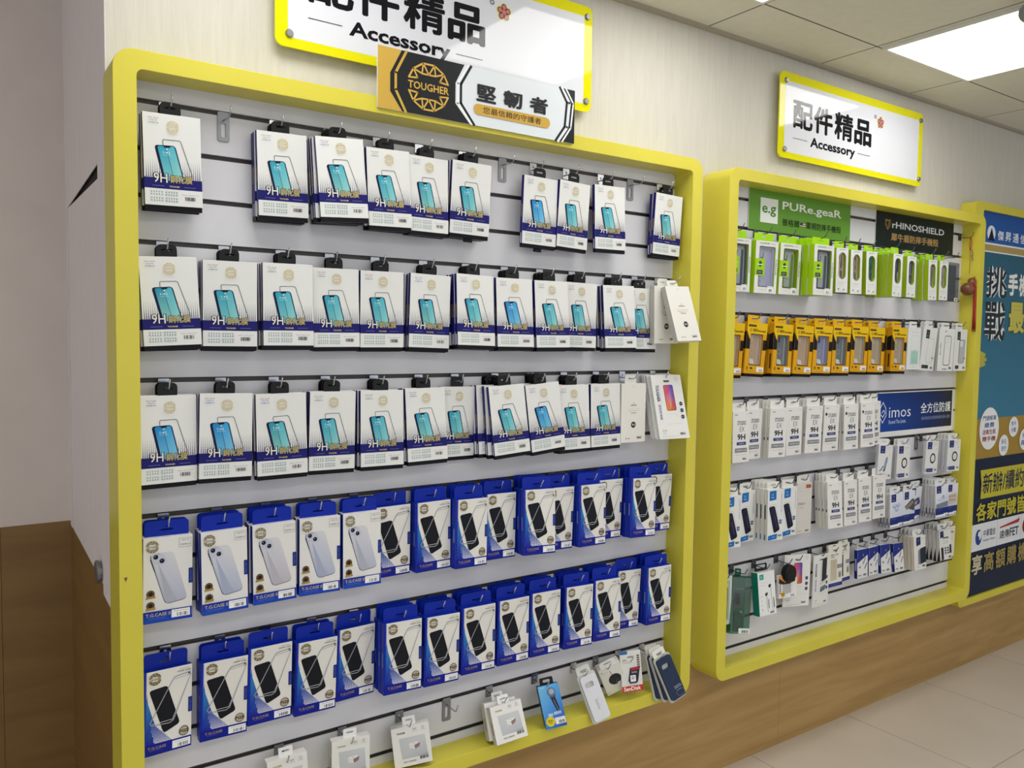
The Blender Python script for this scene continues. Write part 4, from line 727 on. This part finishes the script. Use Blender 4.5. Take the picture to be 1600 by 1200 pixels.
VAR = dict(glass=[0, 0, 2, 0, 2, 0, 1, 0, 0, 2, 2, 0, 0, 0, 0, 2, 0, 1, 0, 0, 0, 0, 1, 1, 2, 0, 0, 2, 0, 0, 1, 0, 0], case2=[0, 1, 2, 1, 0], puregear=[0, 1, 2, 3], cable=list(range(7)), yellow=[0, 0, 2, 0, 1, 2, 3, 3, 3], whitecase=[0, 1, 2], studio=[0, 0, 0, 0, 0, 1, 1, 1, 0, 0, 0, 0, 0], ring=[0, 1, 1, 1], lens=[0, 1, 2, 3, 4], window=[0, 1], charger=[1, 1, 0, 1], blister=[0, 1], card=[0, 0, 1], case1=[0, 1, 2]*9)
DROP = dict(blister=.02)
TPL = {}
def place(kind, v, dims, loc, rot, label, cat, group, name):
    k = (kind, v, dims)
    if k not in TPL:
        TPL[k] = [link(n, me) for n, me in globals()['k_'+kind](*dims, v)]
        parts = TPL[k]
    else:
        parts = []
        for q in TPL[k]:
            c = q.copy(); COL.objects.link(c); parts.append(c)
    o = empty(name, loc, label, cat, group); o.rotation_euler = rot
    for q in parts: q.parent = o
    return o
TABLE = '''g1 0 glass 0.0995 -0.0626 -0.036 0.037 -0.033 0.044 1 0.1175 0.2 0.012
g1 0 glass 0.3405 -0.0522 -0.0349 0.014 -0.031 0.021 2 0.1175 0.2 0.012
g1 0 glass 0.474 -0.0659 -0.0283 -0.071 -0.053 -0.072 3 0.1175 0.2 0.012
g1 0 glass 0.6028 -0.0629 -0.0368 0.014 -0.029 -0.032 1 0.1175 0.2 0.012
g1 0 glass 0.7216 -0.0552 -0.0391 0.057 0 -0.01 1 0.1175 0.2 0.012
g1 0 glass 0.8535 -0.0546 -0.0348 -0.059 0.03 0.025 2 0.1175 0.2 0.012
g1 0 glass 1.0896 -0.0434 -0.0433 -0.008 0.026 0.009 0 0.1175 0.2 0.012
g1 0 glass 1.21 -0.0483 -0.0433 0.052 0.033 0.033 0 0.1175 0.2 0.012
g1 0 glass 1.3447 -0.0455 -0.0377 -0.024 -0.011 -0.024 0 0.1175 0.2 0.012
g1 0 glass 1.5929 -0.0494 -0.0371 -0.002 0.032 0.034 1 0.1175 0.2 0.012
g2 3 glass 0.0913 -0.0525 -0.3333 -0.008 -0.048 -0.013 1 0.1175 0.2 0.012
g2 3 glass 0.2225 -0.0528 -0.3345 -0.071 0.002 0.017 2 0.1175 0.2 0.012
g2 3 glass 0.3539 -0.0532 -0.3319 -0.044 -0.004 -0.017 2 0.1175 0.2 0.012
g2 3 glass 0.4762 -0.042 -0.3349 -0.008 -0.011 -0.011 1 0.1175 0.2 0.012
g2 3 glass 0.5977 -0.0464 -0.3353 -0.015 -0.005 0.022 1 0.1175 0.2 0.012
g2 3 glass 0.7355 -0.047 -0.3356 -0.013 0.029 -0.006 2 0.1175 0.2 0.012
g2 3 glass 0.8668 -0.0523 -0.3293 0.014 0.024 -0.094 3 0.1175 0.2 0.012
g2 3 glass 0.9945 -0.0524 -0.3323 -0.053 0.007 -0.084 3 0.1175 0.2 0.012
g2 3 glass 1.1183 -0.0588 -0.3331 -0.009 -0.009 -0.07 3 0.1175 0.2 0.012
g2 3 glass 1.2381 -0.0488 -0.3323 -0.043 0.019 -0.005 2 0.1175 0.2 0.012
g2 3 glass 1.383 -0.0501 -0.3333 -0.085 -0.01 -0.084 2 0.1175 0.2 0.012
g2 3 glass 1.4926 -0.0366 -0.3361 -0.077 0.005 -0.021 2 0.1175 0.2 0.012
g2 3 slim 1.5942 -0.088 -0.3271 -0.021 -0.035 -0.317 1 0.103295 0.180029 0.02
g3 6 glass 0.091 -0.0514 -0.6311 0.111 0.007 -0.012 1 0.1175 0.2 0.012
g3 6 glass 0.2129 -0.0533 -0.6299 0.027 0.021 -0.004 1 0.1175 0.2 0.012
g3 6 glass 0.3368 -0.0534 -0.6334 -0.057 -0.017 -0.011 1 0.1175 0.2 0.012
g3 6 glass 0.4653 -0.0537 -0.6324 0.011 0.017 0.008 2 0.1175 0.2 0.012
g3 6 glass 0.5957 -0.0524 -0.6325 -0.004 0.009 -0.033 2 0.1175 0.2 0.012
g3 6 glass 0.7249 -0.0389 -0.6303 0.006 -0.013 -0.075 3 0.1175 0.2 0.012
g3 6 glass 0.8359 -0.0254 -0.6304 0.087 0.017 0.009 0 0.1175 0.2 0.012
g3 6 glass 0.968 -0.0592 -0.6271 -0.016 -0.064 -0.098 3 0.1175 0.2 0.012
g3 6 glass 1.0921 -0.0583 -0.6252 -0.022 -0.091 -0.075 3 0.1175 0.2 0.012
g3 6 glass 1.2148 -0.0475 -0.6323 -0.005 -0.01 -0.056 2 0.1175 0.2 0.012
g3 6 glass 1.3401 -0.0492 -0.6315 -0.001 -0.012 -0.017 2 0.1175 0.2 0.012
g3 6 slim 1.4493 -0.0573 -0.6328 -0.049 0.001 -0.003 0 0.098 0.183 0.02
g3 6 card 1.5821 -0.0593 -0.6083 -0.138 -0.005 -0.279 5 0.117 0.205 0.004
t4 9 case2 0.0869 -0.0511 -0.9394 0.012 0.014 0.003 1 0.102 0.186 0.016
t4 9 case2 0.2027 -0.0627 -0.9376 0.018 -0.011 -0.004 2 0.102 0.186 0.016
t4 9 case2 0.3173 -0.0611 -0.9358 -0 -0.014 0.013 2 0.102 0.186 0.016
t4 9 case2 0.4323 -0.053 -0.9364 -0.022 0.004 -0.004 1 0.102 0.186 0.016
t4 9 case2 0.5416 -0.0541 -0.9358 0.001 0.003 -0.013 1 0.102 0.186 0.016
t4 9 case1 0.634 -0.0366 -0.9324 0.038 0 0.014 0 0.106 0.184 0.018
t4 9 case1 0.7468 -0.0485 -0.9302 0.016 -0.005 -0.01 1 0.106 0.184 0.018
t4 9 case1 0.8583 -0.0635 -0.9322 0.087 0.039 -0.042 2 0.106 0.184 0.018
t4 9 case1 0.9655 -0.044 -0.9309 0.036 0.024 -0.017 1 0.106 0.184 0.018
t4 9 case1 1.0757 -0.0761 -0.9247 -0.079 0.026 -0.073 2 0.106 0.184 0.018
t4 9 case1 1.1726 -0.0497 -0.9328 0.025 0.036 -0.005 1 0.106 0.184 0.018
t4 9 case1 1.2839 -0.0649 -0.9316 0.028 0.021 -0.035 2 0.106 0.184 0.018
t4 9 case1 1.3718 -0.0454 -0.9277 0.05 0.029 0.01 0 0.106 0.184 0.018
t4 9 case1 1.4904 -0.0687 -0.93 0.017 0.054 -0.052 2 0.106 0.184 0.018
t4 9 case1 1.5872 -0.0443 -0.9301 0.016 0.033 0.012 0 0.106 0.184 0.018
t5 12 case1 0.0877 -0.0352 -1.2381 0.138 0.042 -0.045 1 0.106 0.184 0.018
t5 12 case1 0.2077 -0.0436 -1.2408 0.006 0.014 0.033 1 0.106 0.184 0.018
t5 12 case1 0.3148 -0.0413 -1.2311 0.039 0.013 0.018 0 0.106 0.184 0.018
t5 12 case1 0.4293 -0.0418 -1.2408 0.01 0.013 0.045 1 0.106 0.184 0.018
t5 12 case1 0.542 -0.0223 -1.236 0.069 0.011 0.024 0 0.106 0.184 0.018
t5 12 case1 0.6505 -0.0675 -1.2281 -0.044 0.015 -0.029 2 0.106 0.184 0.018
t5 12 case1 0.7705 -0.0631 -1.2363 0.006 0.031 -0.02 2 0.106 0.184 0.018
t5 12 case1 0.8827 -0.0659 -1.2307 -0.032 0.003 0 2 0.106 0.184 0.018
t5 12 case1 1.0004 -0.0637 -1.2319 -0.018 0.003 -0.003 2 0.106 0.184 0.018
t5 12 case1 1.1112 -0.0674 -1.229 -0.018 0.017 -0.017 2 0.106 0.184 0.018
t5 12 case1 1.2384 -0.0649 -1.2334 -0.028 0.029 -0.019 2 0.106 0.184 0.018
t5 12 case1 1.3512 -0.0639 -1.2317 -0.021 0.03 -0.042 2 0.106 0.184 0.018
t5 12 case1 1.4613 -0.0418 -1.2254 0.039 0.065 -0.011 0 0.106 0.184 0.018
t5 12 case1 1.5718 -0.0636 -1.2249 -0.016 0.013 -0.012 2 0.106 0.184 0.018
b6 15 charger 0.3479 -0.0582 -1.5064 -0.07 -0.055 0 0 0.096 0.106 0.026
b6 15 charger 0.5114 -0.0583 -1.5054 -0.156 0.001 0 0 0.097 0.106 0.026
b6 15 charger 0.676 -0.0584 -1.516 -0.334 -0.11 -0.065 0 0.1 0.104 0.026
b6 15 charger 0.9627 -0.0821 -1.5177 -0.156 -0.103 -0.333 1 0.096 0.1 0.026
b6 15 carbox 1.1264 -0.0632 -1.51 -0.436 -0.183 -0.343 0 0.062 0.119 0.04
b6 15 blister 1.2762 -0.0594 -1.5113 -0.136 -0.256 -0.335 0 0.065 0.148 0.014
b6 15 pad 1.3691 -0.0563 -1.5122 -0.461 -0.43 0.293 0 0.074 0.107 0.03
b6 15 memory 1.4562 -0.0571 -1.4798 -0.212 0.016 -0.228 0 0.075 0.123 0.003
b6 15 blister 1.5649 -0.0923 -1.5076 -0.04 -0.281 -0.326 2 0.068 0.147 0.014
p1 1 puregear 1.9377 -0.0527 -0.1456 0.077 -0.016 0.027 0 0.115 0.182 0.022
p1 1 puregear 2.0725 -0.0554 -0.1458 -0.044 0.002 0.029 0 0.115 0.182 0.022
p1 1 puregear 2.2049 -0.0554 -0.145 -0.018 0.007 0.023 0 0.115 0.182 0.022
p1 1 puregear 2.3369 -0.1008 -0.1434 -0.024 0.007 0.006 3 0.115 0.182 0.022
p1 1 cable 2.5153 -0.0558 -0.1367 -0.05 -0.021 0.007 0 0.072 0.169 0.02
p1 1 cable 2.6041 -0.0588 -0.1388 -0.037 -0.015 -0.001 0 0.072 0.169 0.02
p1 1 cable 2.7094 -0.057 -0.137 -0.013 -0.017 -0.009 0 0.072 0.169 0.02
p1 1 cable 2.8006 -0.1138 -0.1437 0.035 0.008 0.002 4 0.072 0.169 0.02
p1 1 cable 3.0083 -0.0531 -0.136 0.018 0.009 -0.007 0 0.072 0.169 0.02
p1 1 cable 3.138 -0.0724 -0.143 0.026 -0.017 -0.008 2 0.072 0.169 0.02
p1 1 cable 3.2624 -0.0554 -0.1384 -0.001 -0.006 0.001 0 0.072 0.169 0.02
p1 1 bag 3.3495 -0.0547 -0.14 -0.003 0.016 -0.001 0 0.088 0.17 0.012
p2 4 yellow 1.9171 -0.0541 -0.4351 0.064 0.021 0.048 0 0.109 0.179 0.022
p2 4 yellow 2.0391 -0.0511 -0.4318 0.013 0.054 0.028 0 0.109 0.179 0.022
p2 4 yellow 2.1776 -0.0563 -0.4339 0.011 0.038 0.008 1 0.109 0.179 0.022
p2 4 yellow 2.3 -0.0562 -0.4357 0.001 0.042 0.018 1 0.109 0.179 0.022
p2 4 yellow 2.4133 -0.0578 -0.4341 -0.026 0.034 0.013 1 0.109 0.179 0.022
p2 4 yellow 2.533 -0.0563 -0.4349 -0.031 0.027 0.006 1 0.109 0.179 0.022
p2 4 yellow 2.6545 -0.0561 -0.4325 -0.014 0.029 0.009 1 0.109 0.179 0.022
p2 4 yellow 2.7678 -0.0577 -0.4345 -0.01 0.027 -0.002 1 0.109 0.179 0.022
p2 4 yellow 2.933 -0.0577 -0.4332 -0.005 0.018 0.014 1 0.109 0.179 0.022
p2 4 mint 3.0509 -0.0544 -0.4308 -0.028 0.016 0.006 0 0.096 0.176 0.012
p2 4 whitecase 3.1701 -0.0593 -0.427 0.001 0.051 0.054 1 0.113 0.186 0.014
p2 4 whitecase 3.3159 -0.0543 -0.4304 -0.073 0.017 0.019 1 0.113 0.186 0.014
p2 4 whitecase 3.4356 -0.0545 -0.4305 0.011 0.008 0.009 1 0.113 0.186 0.014
p3 7 studio 1.9581 -0.0558 -0.7394 0.025 0.013 -0.032 1 0.089 0.178 0.012
p3 7 studio 2.0495 -0.0423 -0.737 0.061 -0.001 0.027 0 0.089 0.178 0.012
p3 7 studio 2.1568 -0.0623 -0.7362 -0.06 0.007 0.02 3 0.089 0.178 0.012
p3 7 studio 2.2582 -0.0546 -0.7359 -0.012 -0.006 0.006 0 0.089 0.178 0.012
p3 7 studio 2.376 -0.0574 -0.7357 -0.08 0.013 0.019 2 0.089 0.178 0.012
p3 7 studio 2.4842 -0.0568 -0.735 -0.07 -0.005 0.023 0 0.089 0.178 0.012
p3 7 studio 2.6057 -0.0595 -0.7365 -0.047 -0.011 -0.017 2 0.089 0.178 0.012
p3 7 studio 2.717 -0.0605 -0.7341 -0.063 -0.021 -0.018 1 0.089 0.178 0.012
p3 7 studio 2.7852 -0.047 -0.7344 -0.003 -0.041 0.014 0 0.089 0.178 0.012
p4 10 bluephone 1.932 -0.0559 -1.0331 -0.02 0.035 -0.026 0 0.085 0.181 0.014
p4 10 bluephone 2.0279 -0.0404 -1.028 0.033 0.018 0.001 0 0.085 0.181 0.014
p4 10 bluephone 2.1151 -0.0909 -1.0222 -0.01 0.045 -0.046 4 0.085 0.181 0.014
p4 10 bluephone 2.246 -0.0549 -1.0317 0.006 0.029 -0.016 0 0.085 0.181 0.014
p4 10 grey 2.3552 -0.0394 -1.0293 0.002 0.035 -0.023 0 0.09 0.19 0.01
p4 10 studio 2.4985 -0.0685 -1.0321 -0.039 0.018 -0.08 3 0.089 0.178 0.012
p4 10 studio 2.6198 -0.0588 -1.0382 0.006 0.023 -0.058 0 0.089 0.178 0.012
p4 10 studio 2.7182 -0.0591 -1.036 -0.003 0.006 -0.046 0 0.089 0.178 0.012
p4 10 studio 2.8208 -0.0588 -1.0344 -0.02 -0.001 -0.025 0 0.089 0.178 0.012
p4b 9 ring 2.8669 -0.0557 -0.9155 0.003 0.075 -0.007 0 0.103 0.141 0.012
p4b 9 ring 3.0016 -0.057 -0.9249 0.023 0.034 0.005 1 0.103 0.141 0.012
p4b 9 ring 3.23 -0.057 -0.9219 -0.006 0.045 0.015 0 0.103 0.141 0.012
p4b 9 ring 3.396 -0.0663 -0.9238 -0.039 0.028 0.007 3 0.103 0.141 0.012
p5b 11 lens 2.9274 -0.0744 -1.118 0.013 -0.007 -0.023 3 0.1 0.146 0.01
p5b 11 lens 3.0671 -0.0509 -1.1259 0.043 0.027 -0.013 0 0.1 0.146 0.01
p5b 11 lens 3.1449 -0.0394 -1.1186 0.056 0.032 0.041 0 0.1 0.146 0.01
p5b 11 lens 3.2595 -0.0879 -1.1118 -0.044 -0.022 -0.033 4 0.1 0.146 0.01
p5b 11 lens 3.4232 -0.0536 -1.1268 0.017 0.025 0.009 0 0.1 0.146 0.01
p5 13 green 1.9048 -0.0567 -1.3108 0.073 0.094 -0.06 0 0.069 0.167 0.02
p5 13 greenclear 1.9923 -0.0571 -1.324 -0.095 0.182 -0.146 0 0.095 0.199 0.03
p5 13 ear 2.1177 -0.0566 -1.3278 -0.067 -0.009 -0.108 0 0.087 0.156 0.03
p5 13 holder 2.2453 -0.0579 -1.3585 -0.051 0.052 -0.072 0 0.1 0.084 0.012
p5 13 card 2.3207 -0.0444 -1.297 -0.28 0.025 -0.007 0 0.118 0.197 0.004
p5 13 card 2.451 -0.0576 -1.312 0.088 0.037 -0.015 0 0.111 0.198 0.004
p5 13 window 2.547 -0.0521 -1.2997 -0.02 -0 -0.021 0 0.088 0.152 0.008
p5 13 window 2.6196 -0.0426 -1.2947 0.103 0.016 -0.038 0 0.084 0.149 0.008
p5 13 bluecable 2.7223 -0.0576 -1.3292 -0.029 -0.002 -0.04 0 0.07 0.116 0.014
p5 13 bluecable 2.801 -0.0574 -1.3301 0.008 -0.023 -0.022 0 0.069 0.115 0.014
p5 13 bluecable 2.8836 -0.0575 -1.3313 -0.016 0.041 -0.111 0 0.068 0.116 0.014
p5 13 bluecable 2.98 -0.0577 -1.3386 -0.022 0.022 -0.131 0 0.07 0.117 0.014
p5 13 navybox 3.1255 -0.0708 -1.323 0.033 0.028 -0.091 3 0.099 0.144 0.014
p5 13 blackbase 3.3335 -0.0706 -1.3232 0.011 0.039 -0.117 3 0.099 0.136 0.014
p5 13 creambox 3.4103 -0.0551 -1.3174 0.008 0.132 -0.051 0 0.098 0.135 0.01'''
count = {}; seen = {}
for ln in TABLE.split('\n'):
    f = ln.split(); row, sk, kind = f[0], int(f[1]), f[2]; X, y, z, ya, ro, pi_ = map(float, f[3:9]); nb = int(f[9]); w_, h_, t_ = map(float, f[10:13])
    i = count.get(kind, 0); count[kind] = i+1; j = seen.get(row, 0); seen[row] = j+1; v = VAR.get(kind, [0])[i % len(VAR.get(kind, [0]))]
    nm, ds, cat = DESC[kind]; rown = ROWN[row]; left = row in ('g1', 'g2', 'g3', 't4', 't5', 'b6')
    if kind == 'card' and v: ds = 'white black-phone film card'
    if kind == 'blister': ds = ('white', 'navy')[v]+' '+ds
    if nb:
        av = (-y-t_-.001)/nb; step = min(t_+.0035, av)
        while nb and step < t_+.0002: nb -= 1; step = min(t_+.0035, (-y-t_-.001)/max(1, nb))
    rnd = random.Random(hash((row, j)) if False else int(X*1000)+sk)
    for q in range(nb+1):
        if q == 0: dx = dz = dr = dy = 0
        else:
            dx = rnd.uniform(-.0025, .0015); dz = rnd.uniform(-.002, .001); dr = rnd.uniform(-.012, .012)-ro*.5*q/nb
            if row == 'g3' and 0.95 < X < 1.0: dx = (-.004, -.020, -.024)[q-1]; dr += .03
            if kind == 'blister': dr += .05*q
        if kind == 'slim' and q: dr = -ro-.01; dx = -.022; pq = -.02
        else: pq = pi_
        ob = place(kind, v, (w_, h_, t_), (X+dx, y+q*(step if nb else 0), Z0+z+dz), (pq, ro+dr, ya),
              f"{ds}, {'front' if q == 0 else ORD[q]+' back'}, stack {ORD[j]} from left, {rown}" if nb else f"{ds} alone on hook {ORD[j]} from left, {rown}", cat, GROUP.get(kind), nm)
        if row == 'g1' and j in (5, 6) and q == 0:
            b = B(); b.box(-.012, .012, .002, t_-.002, -h_-.009, -h_-.0002, '#0a0b12', bev=.001); link('pull_tab', b.mesh('pull_tab'), ob)
    s_ = math.sin(ro)*.016
    hook(X+s_, sk, -y+.011, f"{'chrome' if left else 'dark'} wire hook {ORD[j]} from left among filled ones, {rown}", 'wire hooks of the left display' if left else 'wire hooks of the right display', dark=not left)
hook(.223, 0, .055, 'empty chrome hook near left end of top row, beside first box', 'empty hooks', True)
hook(.984, 0, .055, 'empty chrome hook under the black and gold header board, top row', 'empty hooks', True)
hook(1.466, 0, .055, 'empty chrome hook beside the last box of top row, left display', 'empty hooks', True)
hook(.820, 15, .062, 'empty steel hook left of the two stacked charger boxes, bottom row', 'empty hooks', True)
hook(3.192, 9, .060, 'empty dark hook between ring boxes, under the blue board', 'empty hooks', True, True)
hook(3.490, 0, .058, 'dark hook carrying the gourd charm, upper right of right display', 'empty hooks', False, True)
# ---------------------------------------------------------------- gourd charm with red tassel
G = empty('gourd_charm', (3.490, -.050, Z0-.016), 'brown gourd charm with red cord and tassel hanging at the right frame', 'charm')
b = B(); b.tube([(.0, 0, .001), (-.007, -.002, -.02), (-.009, -.002, -.045), (-.003, -.002, -.06)], .002, 6); b.tube([(.0, 0, .001), (.005, -.003, -.02), (.002, -.003, -.045), (-.003, -.002, -.06)], .002, 6); b.tube([(-.003, -.002, -.06), (-.002, -.002, -.10), (-.001, -.002, -.165)], .0012, 6)
link('cord', b.mesh('cord', [mat('red_cord', '#a3241c', .7)], smooth=True), G)
b = B(); ax = Vector((.62, -.1, .78)).normalized(); c0 = Vector((-.014, -.004, -.232))
prof = [(-.030, .001), (-.027, .014), (-.018, .025), (-.004, .030), (.010, .027), (.021, .017), (.027, .0125), (.034, .016), (.043, .0185), (.052, .015), (.060, .008), (.066, .004), (.074, .003), (.076, .0008)]
b.tube([c0+ax*s for s, r in prof], [r for s, r in prof], 24); link('gourd', b.mesh('gourd', [noise_mat('gourd_shell', '#6a3c22', '#7d4c2c', 40, rough=.3)], smooth=True), G)
b = B(); kn = c0+ax*.026; b.tube([kn+Vector((0, -.016, .006)), kn+Vector((.010, -.018, -.012)), kn+Vector((.011, -.016, -.05)), kn+Vector((.014, -.016, -.16)), kn+Vector((.016, -.016, -.20))], [.006, .004, .0065, .0060, .0045], 12)
for k in range(9): b.tube([kn+Vector((.011+.004*math.cos(k*.7), -.016+.004*math.sin(k*.7), -.06)), kn+Vector((.015+.007*math.cos(k*.7), -.016+.007*math.sin(k*.7), -.212))], .0009, 5)
link('tassel', b.mesh('tassel', [mat('red_silk', '#9c1a12', .6)], smooth=True), G)
b = B()
for k, (dx, dz) in enumerate(((.006, -.062), (.012, -.075), (.006, -.086), (.011, -.098))): b.tube([(dx+.006*math.cos(a*math.pi/4), -.006, dz+.007*math.sin(a*math.pi/4)) for a in range(9)], .0012, 6)
link('metal_charm', b.mesh('metal_charm', [STEEL], smooth=True), G)
